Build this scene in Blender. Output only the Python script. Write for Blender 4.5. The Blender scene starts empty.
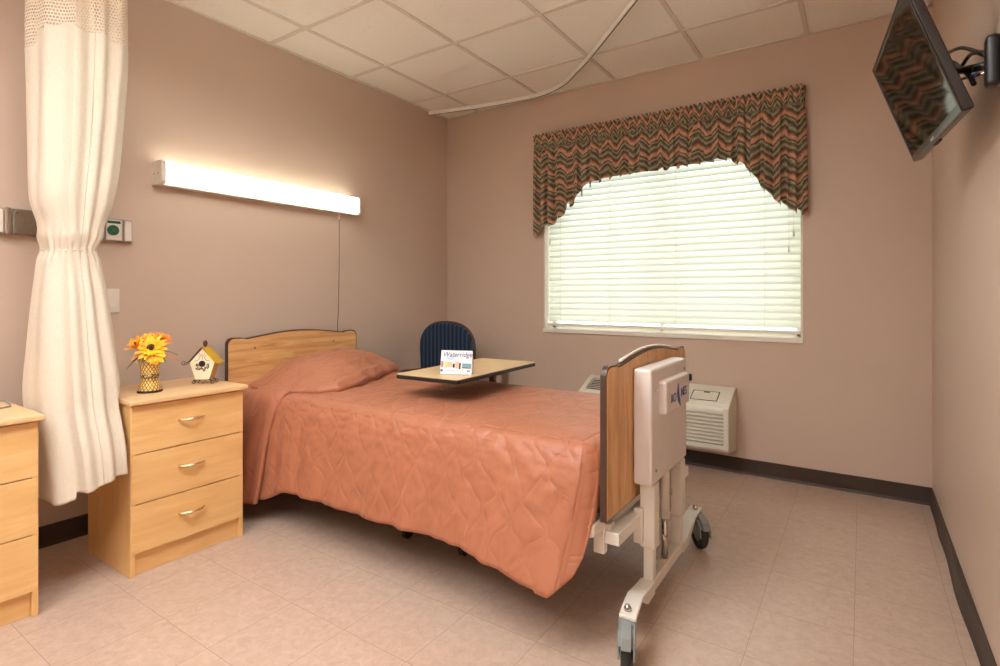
import bpy, math, random
from mathutils import Vector, Matrix, noise
random.seed(7)
PI = math.pi
col = bpy.context.scene.collection
RW, RB, CH = 3.239, -5.6, 2.594      # room width, rear wall y, ceiling height

# ------------------------------------------------------------------ materials
def S(r, g, b):
    f = lambda c: (c/255/12.92) if c/255 <= .04045 else ((c/255+.055)/1.055)**2.4
    return (f(r), f(g), f(b), 1)

class NT:
    def __init__(s, name):
        s.m = bpy.data.materials.new(name); s.m.use_nodes = True
        s.t = s.m.node_tree; s.b = s.t.nodes['Principled BSDF']; s.out = s.t.nodes['Material Output']
    def n(s, typ, **kw):
        nd = s.t.nodes.new(typ)
        for k, v in kw.items():
            if k.startswith('i_'):
                k = k[2:]; k = int(k) if k.isdigit() else k
                s.set(nd.inputs[k], v)
            else: setattr(nd, k, v)
        return nd
    def set(s, inp, v):
        if isinstance(v, bpy.types.NodeSocket): s.t.links.new(v, inp)
        else: inp.default_value = v
    def math(s, op, a, b=0.0, c=None):
        nd = s.n('ShaderNodeMath', operation=op); s.set(nd.inputs[0], a); s.set(nd.inputs[1], b)
        if c is not None: s.set(nd.inputs[2], c)
        return nd.outputs[0]
    def coord(s, kind='Object', scale=(1, 1, 1), rot=(0, 0, 0), loc=(0, 0, 0)):
        tc = s.n('ShaderNodeTexCoord'); mp = s.n('ShaderNodeMapping')
        s.set(mp.inputs[0], tc.outputs[kind]); mp.inputs['Scale'].default_value = scale
        mp.inputs['Rotation'].default_value = rot; mp.inputs['Location'].default_value = loc
        return mp.outputs[0]
    def noise(s, vec, scale, detail=4, rough=.55, dist=0):
        nd = s.n('ShaderNodeTexNoise', i_Scale=scale, i_Detail=detail, i_Roughness=rough, i_Distortion=dist)
        s.set(nd.inputs['Vector'], vec); return nd.outputs['Fac']
    def ramp(s, fac, stops, interp='LINEAR'):
        nd = s.n('ShaderNodeValToRGB'); cr = nd.color_ramp; cr.interpolation = interp
        while len(cr.elements) < len(stops): cr.elements.new(.5)
        for e, (p, c) in zip(cr.elements, stops): e.position = p; e.color = c
        s.set(nd.inputs[0], fac); return nd.outputs[0]
    def mix(s, fac, a, b, mode='MIX'):
        nd = s.n('ShaderNodeMix', data_type='RGBA', blend_type=mode)
        s.set(nd.inputs[0], fac); s.set(nd.inputs[6], a); s.set(nd.inputs[7], b); return nd.outputs[2]
    def bump(s, h, strength=.3, dist=.01, normal=None):
        nd = s.n('ShaderNodeBump', i_Strength=strength, i_Distance=dist); s.set(nd.inputs['Height'], h)
        if normal is not None: s.set(nd.inputs['Normal'], normal)
        s.set(s.b.inputs['Normal'], nd.outputs[0]); return nd.outputs[0]
    def p(s, **kw):
        for k, v in kw.items(): s.set(s.b.inputs[k.replace('_', ' ')], v)
        return s

def plain(name, c, rough=.5, metal=0, var=.05, nscale=18, bump=0, **kw):
    t = NT(name); v = t.coord()
    f = t.noise(v, nscale, 5)
    dark = tuple(x*(1-var) for x in c[:3])+(1,); light = tuple(min(1, x*(1+var)) for x in c[:3])+(1,)
    t.p(Base_Color=t.ramp(f, [(.3, dark), (.7, light)]), Roughness=rough, Metallic=metal)
    if bump: t.bump(t.noise(v, nscale*8, 3), bump, .002)
    if kw: t.p(**kw)
    return t.m

M = {}
def wallmat():
    t = NT('wall_paint'); v = t.coord()
    f = t.noise(v, 1.2, 3)
    t.p(Base_Color=t.ramp(f, [(.3, S(199, 177, 160)), (.7, S(203, 181, 164))]), Roughness=.42)
    t.b.inputs['Specular IOR Level'].default_value = .35
    t.bump(t.noise(v, 160, 3), .06, .002)
    return t.m
M['wall'] = wallmat()
def floormat():
    t = NT('floor_vinyl_tile'); tc = t.n('ShaderNodeTexCoord'); sp = t.n('ShaderNodeSeparateXYZ')
    t.set(sp.inputs[0], tc.outputs['Object'])
    gx = t.math('DIVIDE', t.math('SUBTRACT', sp.outputs[0], 1.538-27.5*0), .2755)
    gy = t.math('DIVIDE', t.math('ADD', sp.outputs[1], 2.093), .2975)
    def edge(g):
        fr = t.math('FRACT', t.math('ADD', g, 100.0)); d = t.math('MINIMUM', fr, t.math('SUBTRACT', 1.0, fr)); return d
    d = t.math('MINIMUM', edge(gx), edge(gy))
    seam = t.math('LESS_THAN', d, .0038)
    cell = t.n('ShaderNodeCombineXYZ'); t.set(cell.inputs[0], t.math('FLOOR', gx)); t.set(cell.inputs[1], t.math('FLOOR', gy))
    wn = t.n('ShaderNodeTexWhiteNoise', noise_dimensions='2D'); t.set(wn.inputs['Vector'], cell.outputs[0])
    v = t.coord()
    # per-tile offset of the chip pattern
    ad = t.n('ShaderNodeVectorMath', operation='ADD'); t.set(ad.inputs[0], v); t.set(ad.inputs[1], wn.outputs['Color'])
    n1 = t.noise(ad.outputs[0], 30, 6, .7, .6); n2 = t.noise(ad.outputs[0], 85, 4, .6, 1.2)
    base = t.ramp(n1, [(.3, S(179, 154, 136)), (.5, S(191, 166, 148)), (.7, S(200, 177, 159))])
    chips = t.ramp(n2, [(.3, (0, 0, 0, 1)), (.33, (1, 1, 1, 1)), (.67, (1, 1, 1, 1)), (.70, (0, 0, 0, 1))])
    c = t.mix(t.math('MULTIPLY', t.math('SUBTRACT', 1.0, chips), .45), base, S(222, 204, 188))
    c = t.mix(t.math('MULTIPLY', t.math('SUBTRACT', wn.outputs['Value'], .3), .12), c, S(170, 140, 122))
    c = t.mix(t.math('MULTIPLY', seam, .5), c, S(120, 92, 75))
    t.p(Base_Color=c, Roughness=t.ramp(t.noise(v, 4, 4), [(.3, (.30,)*3+(1,)), (.7, (.42,)*3+(1,))]))
    t.bump(t.math('ADD', t.math('MULTIPLY', seam, -1.0), t.math('MULTIPLY', n1, .15)), .1, .002)
    return t.m
M['floor'] = floormat()
def ceilmat():
    t = NT('ceiling_tile'); v = t.coord()
    n1 = t.noise(v, 55, 6, .7); n2 = t.noise(v, 3, 3)
    c = t.mix(t.ramp(n1, [(.60, (0, 0, 0, 1)), (.68, (1, 1, 1, 1))]), S(243, 240, 230), S(226, 220, 208))
    t.p(Base_Color=t.mix(t.math('MULTIPLY', n2, .2), c, S(234, 229, 217)), Roughness=.9)
    t.bump(n1, .2, .004); return t.m
M['ceiling'] = ceilmat()
def wood(name, c1, c2, c3, axis=0, rough=.38, stretch=14, ns=3.2):
    t = NT(name); sc = [stretch]*3; sc[axis] = 1.0
    v = t.coord(scale=tuple(sc)); n1 = t.noise(v, ns, 7, .62, .9); n2 = t.noise(v, ns*6, 5, .6)
    c = t.ramp(n1, [(.28, c1), (.5, c2), (.72, c3)])
    c = t.mix(t.math('MULTIPLY', t.math('GREATER_THAN', n2, .62), .18), c, c1)
    t.p(Base_Color=c, Roughness=rough); t.bump(n2, .05, .001); return t.m
ML = (S(220, 173, 110), S(228, 183, 121), S(235, 194, 134))
M['maple'] = wood('maple_laminate_front', *ML, axis=1, stretch=9)
M['maple_x'] = wood('maple_laminate_side', *ML, axis=2, stretch=9)
M['maple_top'] = wood('maple_laminate_top', S(214, 172, 122), S(221, 181, 132), S(229, 192, 146), axis=1, stretch=9)
M['oak_h'] = wood('oak_headboard', S(182, 128, 76), S(214, 164, 106), S(230, 186, 130), axis=1, stretch=16, ns=2.2)
M['oak_v'] = wood('oak_footboard', S(182, 128, 76), S(214, 164, 106), S(230, 186, 130), axis=2, stretch=7, ns=3.5)
M['table_lam'] = wood('table_laminate', S(213, 182, 136), S(222, 193, 148), S(228, 202, 160), axis=1, stretch=6, rough=.33)
M['edge_dark'] = plain('dark_brown_edging', S(70, 48, 38), .45)
M['baseboard'] = plain('brown_vinyl_base', S(62, 47, 38), .55, var=.08)
M['black'] = plain('black_plastic', S(28, 27, 27), .35)
M['rubber'] = plain('black_rubber', S(38, 37, 37), .6)
M['grey_pl'] = plain('grey_plastic', S(132, 136, 134), .4)
M['white_metal'] = plain('white_powder_coat', S(230, 224, 212), .35, var=.02)
M['white_pl'] = plain('white_plastic', S(226, 215, 205), .38, var=.02)
M['hood'] = plain('offwhite_moulded_plastic', S(222, 213, 208), .42, var=.02)
M['trim'] = plain('white_trim_paint', S(232, 226, 214), .4, var=.02)
M['tbar'] = plain('painted_tee_bar', S(218, 210, 196), .45, var=.03)
M['track'] = plain('white_track_paint', S(240, 236, 226), .4, var=.03)
M['chrome'] = plain('chrome', S(205, 200, 195), .16, 1, var=.02)
M['steel'] = plain('brushed_steel', S(178, 172, 165), .3, 1, var=.08, nscale=60)
M['nickel'] = plain('satin_nickel', S(232, 208, 168), .28, 1, var=.03)
M['ac'] = plain('beige_ac_plastic', S(216, 210, 194), .42, var=.03)
M['ac_dark'] = plain('dark_ac_recess', S(20, 18, 16), .8)
M['green'] = plain('green_outlet', S(20, 92, 58), .35)
M['blueprint'] = plain('blue_lettering', S(72, 92, 150), .5)
M['navy'] = plain('navy_ink', S(50, 70, 130), .6)
M['card'] = plain('white_card', S(236, 236, 238), .5, var=.02)
M['cordm'] = plain('brown_cord', S(112, 88, 74), .6)
M['yellow_roof'] = plain('mustard_painted_roof', S(200, 158, 24), .5, var=.12)
M['bird_white'] = plain('cream_painted_wood', S(236, 222, 188), .6, var=.05)
M['bird_side'] = plain('tan_painted_wood', S(206, 158, 96), .6, var=.08)
M['wire'] = plain('dark_wire', S(92, 74, 66), .4, .6)
M['blackpaint'] = plain('black_paint', S(24, 20, 18), .5)
M['petal_y'] = plain('yellow_petals', S(244, 184, 24), .6, var=.18, nscale=40)
M['petal_o'] = plain('orange_petals', S(236, 128, 24), .6, var=.2, nscale=40)
M['petal_g'] = plain('golden_petals', S(240, 158, 22), .6, var=.2, nscale=40)
M['fl_center'] = plain('brown_flower_centre', S(70, 44, 22), .8, var=.3, nscale=90)
M['leaf'] = plain('dark_green_leaf', S(78, 84, 40), .55, var=.2)
M['mattress'] = plain('navy_mattress_cover', S(62, 70, 88), .5)
M['wood_dark'] = plain('dark_stained_wood', S(84, 44, 30), .35, var=.12)

def vasemat():
    t = NT('gold_lattice_vase'); uv = t.coord('UV'); sp = t.n('ShaderNodeSeparateXYZ'); t.set(sp.inputs[0], uv)
    a = t.math('MULTIPLY', sp.outputs[0], 17.0); b = t.math('MULTIPLY', sp.outputs[1], 7.0)
    f = lambda q: t.math('ABSOLUTE', t.math('SUBTRACT', t.math('FRACT', t.math('ADD', q, 50.0)), .5))
    l = t.math('MAXIMUM', f(t.math('ADD', a, b)), f(t.math('SUBTRACT', a, b)))
    m = t.ramp(l, [(.33, (0, 0, 0, 1)), (.42, (1, 1, 1, 1))])
    t.p(Base_Color=t.mix(m, S(238, 200, 116), S(120, 84, 40)), Roughness=.32)
    t.bump(m, -.4, .003); return t.m
M['vase'] = vasemat()
_t = NT('black_scroll_band'); _t.p(Base_Color=_t.ramp(_t.noise(_t.coord(), 110, 1, .4, 1.5), [(.5, S(38, 32, 30)), (.56, S(205, 176, 120))]), Roughness=.4); M['band'] = _t.m
def quilt():
    t = NT('rust_quilted_satin'); uv = t.coord('UV'); sp = t.n('ShaderNodeSeparateXYZ')
    wob = t.n('ShaderNodeTexNoise', i_Scale=4.5, i_Detail=2.0); t.set(wob.inputs['Vector'], uv)
    vm = t.n('ShaderNodeVectorMath', operation='MULTIPLY_ADD'); t.set(vm.inputs[0], wob.outputs['Color'])
    vm.inputs[1].default_value = (.14, .14, 0); t.set(vm.inputs[2], uv)
    t.set(sp.inputs[0], vm.outputs[0])
    W = .066
    u = t.math('ADD', sp.outputs[0], t.math('MULTIPLY', sp.outputs[1], .28)); vv = sp.outputs[1]
    cz = t.math('MULTIPLY', t.math('COSINE', t.math('MULTIPLY', vv, 2*PI/.20)), .026)
    def fam(off, sg):
        q = t.math('MULTIPLY', t.math('ADD', t.math('ADD', u, off), t.math('MULTIPLY', cz, sg)), PI/(2*W))
        return t.math('ABSOLUTE', t.math('SINE', q))
    f = t.math('MINIMUM', fam(0.0, -1.0), fam(-W, 1.0))
    h = t.math('POWER', t.math('MINIMUM', t.math('MULTIPLY', f, 2.2), 1.0), .55)
    n1 = t.noise(t.coord('UV', scale=(1, .55, 1)), 13, 5, .6, .8); n2 = t.noise(t.coord('UV'), 340, 2)
    hh = t.math('ADD', t.math('MULTIPLY', h, .8), t.math('ADD', t.math('MULTIPLY', n1, 1.3), t.math('MULTIPLY', n2, .03)))
    c = t.ramp(n1, [(.3, S(166, 103, 75)), (.7, S(179, 115, 85))])
    t.p(Base_Color=c, Roughness=.5)
    t.b.inputs['Sheen Weight'].default_value = .18; t.b.inputs['Sheen Roughness'].default_value = .4
    t.b.inputs['Sheen Tint'].default_value = S(255, 205, 180)
    t.bump(hh, .52, .006); return t.m
M['quilt'] = quilt()
def curtainmat():
    t = NT('cream_curtain_cloth'); v = t.coord(scale=(60, 60, 12))
    n1 = t.noise(v, 6, 4)
    t.p(Base_Color=t.ramp(n1, [(.3, S(216, 203, 182)), (.7, S(226, 214, 196))]), Roughness=.8)
    t.b.inputs['Sheen Weight'].default_value = .2
    w = t.noise(t.coord(scale=(3, 3, 1)), 8, 4, .6, .5)
    t.bump(t.math('ADD', n1, t.math('MULTIPLY', w, 5.0)), .18, .004)
    tr = t.n('ShaderNodeBsdfTranslucent'); tr.inputs[0].default_value = S(236, 222, 200)
    mx = t.n('ShaderNodeMixShader', i_0=.15); t.set(mx.inputs[1], t.b.outputs[0]); t.set(mx.inputs[2], tr.outputs[0])
    t.set(t.out.inputs[0], mx.outputs[0]); return t.m
M['curtain'] = curtainmat()
def netmat():
    t = NT('cream_curtain_net'); uv = t.coord('UV'); sp = t.n('ShaderNodeSeparateXYZ'); t.set(sp.inputs[0], uv)
    f = lambda q: t.math('ABSOLUTE', t.math('SUBTRACT', t.math('FRACT', t.math('ADD', q, 50.0)), .5))
    row = t.math('FLOOR', t.math('DIVIDE', sp.outputs[1], .0125))
    a = f(t.math('ADD', t.math('DIVIDE', sp.outputs[0], .0105), t.math('MULTIPLY', row, .5)))
    b = f(t.math('DIVIDE', sp.outputs[1], .0125))
    hole = t.math('MULTIPLY', t.math('LESS_THAN', a, .33), t.math('LESS_THAN', b, .33))
    t.p(Base_Color=S(232, 216, 194), Roughness=.8)
    tp = t.n('ShaderNodeBsdfTransparent'); mx = t.n('ShaderNodeMixShader'); t.set(mx.inputs[0], hole)
    t.set(mx.inputs[1], t.b.outputs[0]); t.set(mx.inputs[2], tp.outputs[0]); t.set(t.out.inputs[0], mx.outputs[0])
    return t.m
M['net'] = netmat()
def valancemat():
    t = NT('flame_stitch_valance'); uv = t.coord('UV'); sp = t.n('ShaderNodeSeparateXYZ'); t.set(sp.inputs[0], uv)
    n = t.noise(uv, 9, 3); n5 = t.noise(t.coord('UV', scale=(1, .4, 1)), 160, 3)
    tri = t.math('ABSOLUTE', t.math('SUBTRACT', t.math('FRACT', t.math('ADD', t.math('DIVIDE', sp.outputs[0], .12), 50.0)), .5))
    ph = t.math('DIVIDE', t.math('ADD', sp.outputs[1], t.math('ADD', t.math('MULTIPLY', tri, .12), t.math('MULTIPLY', n, .06))), .118)
    st = t.math('FRACT', t.math('ADD', ph, t.math('MULTIPLY', t.math('SUBTRACT', n5, .5), .16)))
    O = S(174, 128, 99); D = S(64, 60, 52); G = S(120, 116, 92); T_ = S(176, 162, 132)
    c = t.ramp(st, [(0, O), (.14, S(212, 164, 132)), (.22, O), (.30, S(130, 92, 68)), (.38, D), (.46, G), (.54, T_), (.62, G), (.72, D), (.80, G), (.88, T_), (.95, D)], 'LINEAR')
    t.p(Base_Color=c, Roughness=.75); t.bump(n5, .15, .002)
    return t.m
M['valance'] = valancemat()
def slatmat():
    t = NT('cream_blind_slat'); 
    t.p(Base_Color=S(240, 241, 232), Roughness=.4)
    tr = t.n('ShaderNodeBsdfTranslucent'); tr.inputs[0].default_value = S(249, 252, 247)
    mx = t.n('ShaderNodeMixShader', i_0=.45); t.set(mx.inputs[1], t.b.outputs[0]); t.set(mx.inputs[2], tr.outputs[0])
    t.set(t.out.inputs[0], mx.outputs[0]); return t.m
M['slat'] = slatmat()
def emit(name, c, s, light=None):
    t = NT(name); t.p(Base_Color=(.8, .8, .8, 1), Emission_Color=c, Emission_Strength=s); return t.m
M['tube'] = emit('lit_fluorescent_lens', (1, .99, .82, 1), 2.2)
M['fill_light'] = emit('added_fill_light_lens', (.95, .98, 1.0, 1), 9.0)  # emitter for the added, unseen fill lamps
def chairmat():
    t = NT('navy_striped_fabric'); v = t.n('ShaderNodeTexCoord'); sp = t.n('ShaderNodeSeparateXYZ'); t.set(sp.inputs[0], v.outputs['Object'])
    a = t.math('FRACT', t.math('ADD', t.math('DIVIDE', sp.outputs[0], .0375), 40.0))
    n = t.noise(t.coord(), 150, 3)
    c = t.ramp(a, [(0, S(20, 28, 44)), (.40, S(24, 33, 50)), (.5, S(44, 74, 108)), (.58, S(30, 50, 78)), (.68, S(60, 92, 124)), (.8, S(40, 66, 98)), (.9, S(20, 28, 44))])
    t.p(Base_Color=t.mix(t.math('MULTIPLY', n, .3), c, S(18, 26, 40)), Roughness=.9)
    t.bump(n, .2, .002); return t.m
M['chairfab'] = chairmat()
def screenmat():
    t = NT('glossy_dark_screen'); t.p(Base_Color=S(20, 16, 14), Roughness=.05); t.b.inputs['Specular IOR Level'].default_value = .7; return t.m
M['screen'] = screenmat()
M['tvcase'] = plain('glossy_black_bezel', S(40, 33, 30), .16)
M['tvmatte'] = plain('black_tv_back', S(30, 28, 27), .45)
def glassmat():
    t = NT('window_glass'); t.p(Base_Color=(1, 1, 1, 1), Roughness=.02)
    tp = t.n('ShaderNodeBsdfTransparent'); gl = t.n('ShaderNodeBsdfGlossy', i_Roughness=.02); mx = t.n('ShaderNodeMixShader', i_0=.06)
    t.set(mx.inputs[1], tp.outputs[0]); t.set(mx.inputs[2], gl.outputs[0]); t.set(t.out.inputs[0], mx.outputs[0]); return t.m
M['glass'] = glassmat()
M['red'] = plain('rose_print', S(200, 120, 110), .6); M['skin'] = plain('peach_print', S(232, 186, 160), .6)
M['teal'] = plain('teal_print', S(110, 160, 178), .6); M['dk'] = plain('dark_print', S(60, 40, 38), .6)
M['yel'] = plain('pale_yellow_print', S(232, 208, 130), .6); M['sky'] = plain('pale_blue_print', S(190, 214, 230), .6)

# ------------------------------------------------------------------ mesh helpers
class MB:
    def __init__(s): s.v = []; s.f = []; s.uv = {}; s.mi = []
    def add(s, vs, fs, mi=0):
        o = len(s.v); s.v += [tuple(p) for p in vs]; s.f += [tuple(i+o for i in f) for f in fs]; s.mi += [mi]*len(fs); return o
    def box(s, x0, x1, y0, y1, z0, z1, R=None, mi=0):
        vs = [Vector((x, y, z)) for z in (z0, z1) for y in (y0, y1) for x in (x0, x1)]
        if R is not None: vs = [R @ p for p in vs]
        s.add(vs, [(0, 2, 3, 1), (4, 5, 7, 6), (0, 1, 5, 4), (2, 6, 7, 3), (0, 4, 6, 2), (1, 3, 7, 5)], mi); return s
    def prism(s, poly, axis, a, b, mi=0):
        """poly: 2-D outline; extruded from a to b along axis (the two other axes in order)."""
        def P(p, w):
            q = [0, 0, 0]; o = [i for i in range(3) if i != axis]; q[o[0]] = p[0]; q[o[1]] = p[1]; q[axis] = w; return q
        n = len(poly); vs = [P(p, a) for p in poly]+[P(p, b) for p in poly]
        fs = [tuple(range(n)), tuple(range(2*n-1, n-1, -1))]+[(i, n+i, n+(i+1) % n, (i+1) % n) for i in range(n)]
        s.add(vs, fs, mi); return s
    def tube(s, pts, r, n=8, close=False, cap=True, mi=0):
        pts = [Vector(p) for p in pts]; rs = r if isinstance(r, (list, tuple)) else [r]*len(pts)
        vs = []; up = None
        for i, p in enumerate(pts):
            t = (pts[(i+1) % len(pts)]-pts[i-1]) if close else (pts[min(i+1, len(pts)-1)]-pts[max(i-1, 0)])
            t.normalize()
            if up is None: up = Vector((0, 0, 1)) if abs(t.z) < .9 else Vector((1, 0, 0))
            a = t.cross(up)
            if a.length < 1e-5: a = t.cross(Vector((0, 1, 0)))
            a.normalize(); b = a.cross(t); up = b
            for k in range(n):
                w = 2*PI*k/n; vs.append(p+(a*math.cos(w)+b*math.sin(w))*rs[i])
        m = len(pts); fs = []
        for i in range(m if close else m-1):
            j = (i+1) % m
            for k in range(n): fs.append((i*n+k, i*n+(k+1) % n, j*n+(k+1) % n, j*n+k))
        if cap and not close: fs += [tuple(range(n-1, -1, -1)), tuple((m-1)*n+k for k in range(n))]
        s.add(vs, fs, mi); return s
    def lathe(s, prof, c=(0, 0, 0), n=28, R=None, uv=False):
        vs = []; m = len(prof)
        for i, (r, z) in enumerate(prof):
            for k in range(n+1 if uv else n):
                w = 2*PI*k/n; q = Vector((r*math.cos(w), r*math.sin(w), z))
                if R is not None: q = R @ q
                vs.append(q+Vector(c))
        o = len(s.v); N = n+1 if uv else n; fs = []
        for i in range(m-1):
            for k in range(n): fs.append((i*N+k, i*N+(k+1) % N if not uv else i*N+k+1, (i+1)*N+((k+1) % N if not uv else k+1), (i+1)*N+k))
        s.add(vs, fs)
        if uv:
            for i in range(m):
                for k in range(N): s.uv[o+i*N+k] = (k/n, i/(m-1))
        return s
    def cyl(s, p0, p1, r, n=16, mi=0): return s.tube([p0, p1], r, n, mi=mi)
    def build(s, name, mat, parent=None, bevel=0, smooth=False, loc=None, seg=2, sub=0, solid=0):
        me = bpy.data.meshes.new(name); off = Vector(loc) if loc is not None else None
        me.from_pydata([Vector(p)-off for p in s.v] if off is not None else s.v, [], s.f)
        for m in (mat if isinstance(mat, list) else [mat]): me.materials.append(M[m] if isinstance(m, str) else m)
        if s.uv:
            l = me.uv_layers.new(name='UVMap')
            for lp in me.loops: l.data[lp.index].uv = s.uv.get(lp.vertex_index, (0, 0))
        for p, mi in zip(me.polygons, s.mi): p.material_index = mi
        if smooth: me.shade_smooth()
        me.update()
        o = bpy.data.objects.new(name, me); col.objects.link(o)
        if parent is not None: o.parent = parent; 
        if off is not None: o.location = off
        if not smooth or bevel:
            import bmesh
            bm = bmesh.new(); bm.from_mesh(me); bmesh.ops.recalc_face_normals(bm, faces=bm.faces); bm.to_mesh(me); bm.free()
        if solid: 
            d = o.modifiers.new('solid', 'SOLIDIFY'); d.thickness = solid; d.offset = 0
        if bevel:
            d = o.modifiers.new('bevel', 'BEVEL'); d.width = bevel; d.segments = seg; d.limit_method = 'ANGLE'; d.angle_limit = .6
            me.shade_smooth(); w = o.modifiers.new('wn', 'WEIGHTED_NORMAL'); w.keep_sharp = True
        if sub: d = o.modifiers.new('sub', 'SUBSURF'); d.levels = sub; d.render_levels = sub
        return o

def thing(name, label, cat, loc=(0, 0, 0), rz=0, group=None):
    o = bpy.data.objects.new(name, None); col.objects.link(o); o.location = loc; o.rotation_euler = (0, 0, rz)
    o.empty_display_size = .1
    o['label'] = label; o['category'] = cat
    if group: o['group'] = group
    return o
def tag(o, label, cat, group=None):
    o['label'] = label; o['category'] = cat
    if group: o['group'] = group
    return o
def struct(o): o['kind'] = 'structure'; return o
def dup(root):
    r = root.copy(); col.objects.link(r)
    for ch in list(root.children):
        c = ch.copy(); col.objects.link(c); c.parent = r
        for g in list(ch.children):
            d = g.copy(); col.objects.link(d); d.parent = c
    return r
def text(name, body, size, mat, parent, mw, depth=.0006, shear=0, font_scale_x=1):
    cu = bpy.data.curves.new(name, 'FONT'); cu.body = body; cu.size = size; cu.extrude = depth; cu.shear = shear
    cu.align_x = 'CENTER'; cu.align_y = 'CENTER'
    tmp = bpy.data.objects.new(name+'_tmp', cu); col.objects.link(tmp)
    dg = bpy.context.evaluated_depsgraph_get(); me = bpy.data.meshes.new_from_object(tmp.evaluated_get(dg))
    bpy.data.objects.remove(tmp); me.transform(Matrix.Diagonal((font_scale_x, 1, 1, 1))); me.transform(mw)
    me.materials.clear(); me.materials.append(M[mat]); me.name = name
    o = bpy.data.objects.new(name, me); col.objects.link(o); o.parent = parent; return o
def frame(origin, ex, ey):
    ex = Vector(ex).normalized(); ey = Vector(ey).normalized(); ez = ex.cross(ey)
    m = Matrix((ex, ey, ez)).transposed().to_4x4(); m.translation = Vector(origin); return m
def lerp(a, b, t): return a+(b-a)*t
def interp(pts, x):
    if x <= pts[0][0]: return pts[0][1]
    for (a, b), (c, d) in zip(pts, pts[1:]):
        if x <= c: return lerp(b, d, (x-a)/(c-a))
    return pts[-1][1]
def sinterp(pts, x):
    if x <= pts[0][0]: return pts[0][1]
    for (a, b), (c, d) in zip(pts, pts[1:]):
        if x <= c:
            t = (x-a)/(c-a); t = t*t*(3-2*t); return lerp(b, d, t)
    return pts[-1][1]
def cinterp(pts, x):
    n = len(pts)
    if x <= pts[0][0]: return pts[0][1]
    if x >= pts[-1][0]: return pts[-1][1]
    for i in range(n-1):
        if x <= pts[i+1][0]:
            (x1, y1), (x2, y2) = pts[i], pts[i+1]; h = x2-x1; t = (x-x1)/h; sl = (y2-y1)/h
            def tan(k):
                if k <= 0 or k >= n-1: return sl
                a = (pts[k][1]-pts[k-1][1])/(pts[k][0]-pts[k-1][0]); b = (pts[k+1][1]-pts[k][1])/(pts[k+1][0]-pts[k][0])
                return 0 if a*b <= 0 else 2*a*b/(a+b)
            m1, m2 = tan(i), tan(i+1)
            return (2*t**3-3*t*t+1)*y1+(t**3-2*t*t+t)*h*m1+(-2*t**3+3*t*t)*y2+(t**3-t*t)*h*m2
def NZ(x, y, z=0): return noise.noise(Vector((x, y, z)))

# ------------------------------------------------------------------ room shell
struct(MB().box(-.1, RW+.1, RB-.1, .25, -.1, 0).build('floor', 'floor'))
struct(MB().box(-.1, RW+.1, RB-.1, .25, CH, CH+.1).build('ceiling', 'ceiling'))
struct(MB().box(-.12, 0, RB-.1, .2, 0, CH).build('wall_left', 'wall'))
struct(MB().box(RW, RW+.12, RB-.1, .2, 0, CH).build('wall_right', 'wall'))
struct(MB().box(0, RW, RB-.12, RB, 0, CH).build('wall_rear', 'wall'))
WX0, WX1, WZ0, WZ1 = .943, 2.654, .822, 2.16
struct(MB().box(0, WX0, 0, .2, 0, CH).box(WX1, RW, 0, .2, 0, CH).box(WX0, WX1, 0, .2, 0, WZ0).box(WX0, WX1, 0, .2, WZ1, CH).build('wall_back', 'wall'))
# suspended-ceiling tee bars
g = MB(); xs = [.335+.585*k for k in range(5)]; ys = [-.45-.605*k for k in range(9)]
for x in xs: g.box(x-.012, x+.012, RB, 0, CH-.007, CH+.004)
for y in ys: g.box(0, RW, y-.012, y+.012, CH-.0065, CH+.004)
g.box(0, .018, RB, 0, CH-.008, CH+.003).box(RW-.018, RW, RB, 0, CH-.008, CH+.003).box(0, RW, -.018, 0, CH-.008, CH+.003)
struct(g.build('trim_1', 'tbar'))
# baseboards (cove vinyl)
def cove(h=.092, t=.006): return [(0, 0), (t+.006, 0), (t+.003, .006), (t, .016), (t, h-.003), (t-.003, h), (0, h)]
b = MB(); b.prism([(p[0], p[1]) for p in cove()], 1, RB, 0); struct(b.build('baseboard_left', 'baseboard', smooth=False))
b = MB(); b.prism([(-p[0], p[1]) for p in cove()], 0, 0, RW); struct(b.build('baseboard_back', 'baseboard'))
b = MB(); vs = []; pr_ = cove(); n = len(pr_); N = 120      # loosely glued strip on the right wall: it bows away from the wall
for i in range(N+1):
    y = lerp(0, RB, i/N)
    bow = .010*math.exp(-((y+1.05)/.25)**2)+.004*math.exp(-((y+.45)/.12)**2)+.006*math.exp(-((y+1.9)/.25)**2)
    for k, p in enumerate(pr_): vs.append((RW-p[0]-(bow if k not in (0, n-1) else 0), y, p[1]))
fs = [(i*n+k, i*n+(k+1) % n, (i+1)*n+(k+1) % n, (i+1)*n+k) for i in range(N) for k in range(n)]+[tuple(range(n)), tuple(N*n+k for k in range(n))]
b.add(vs, fs); struct(b.build('baseboard_right', 'baseboard'))

# window
win = struct(bpy.data.objects.new('window_1', None)); col.objects.link(win)
f = MB()
for a in ((WX0, WX0+.045), (WX1-.045, WX1), ((WX0+WX1)/2-.012, (WX0+WX1)/2+.012)): f.box(a[0], a[1], .12, .165, WZ0, WZ1)
f.box(WX0, WX1, .12, .165, WZ0, WZ0+.045).box(WX0, WX1, .12, .165, WZ1-.045, WZ1)
f.build('window_frame', 'trim', win, bevel=.004)
MB().box(WX0+.03, WX1-.03, .138, .143, WZ0+.03, WZ1-.03).build('glass', 'glass', win)
j = MB(); j.box(WX0, WX0+.012, -.004, .12, WZ0, WZ1).box(WX1-.012, WX1, -.004, .12, WZ0, WZ1).box(WX0, WX1, -.004, .12, WZ1-.012, WZ1)
j.build('jamb', 'trim', win)
MB().box(WX0-.002, WX1+.002, -.014, .12, WZ0-.012, WZ0+.018).build('window_sill', 'trim', win, bevel=.003)

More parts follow.
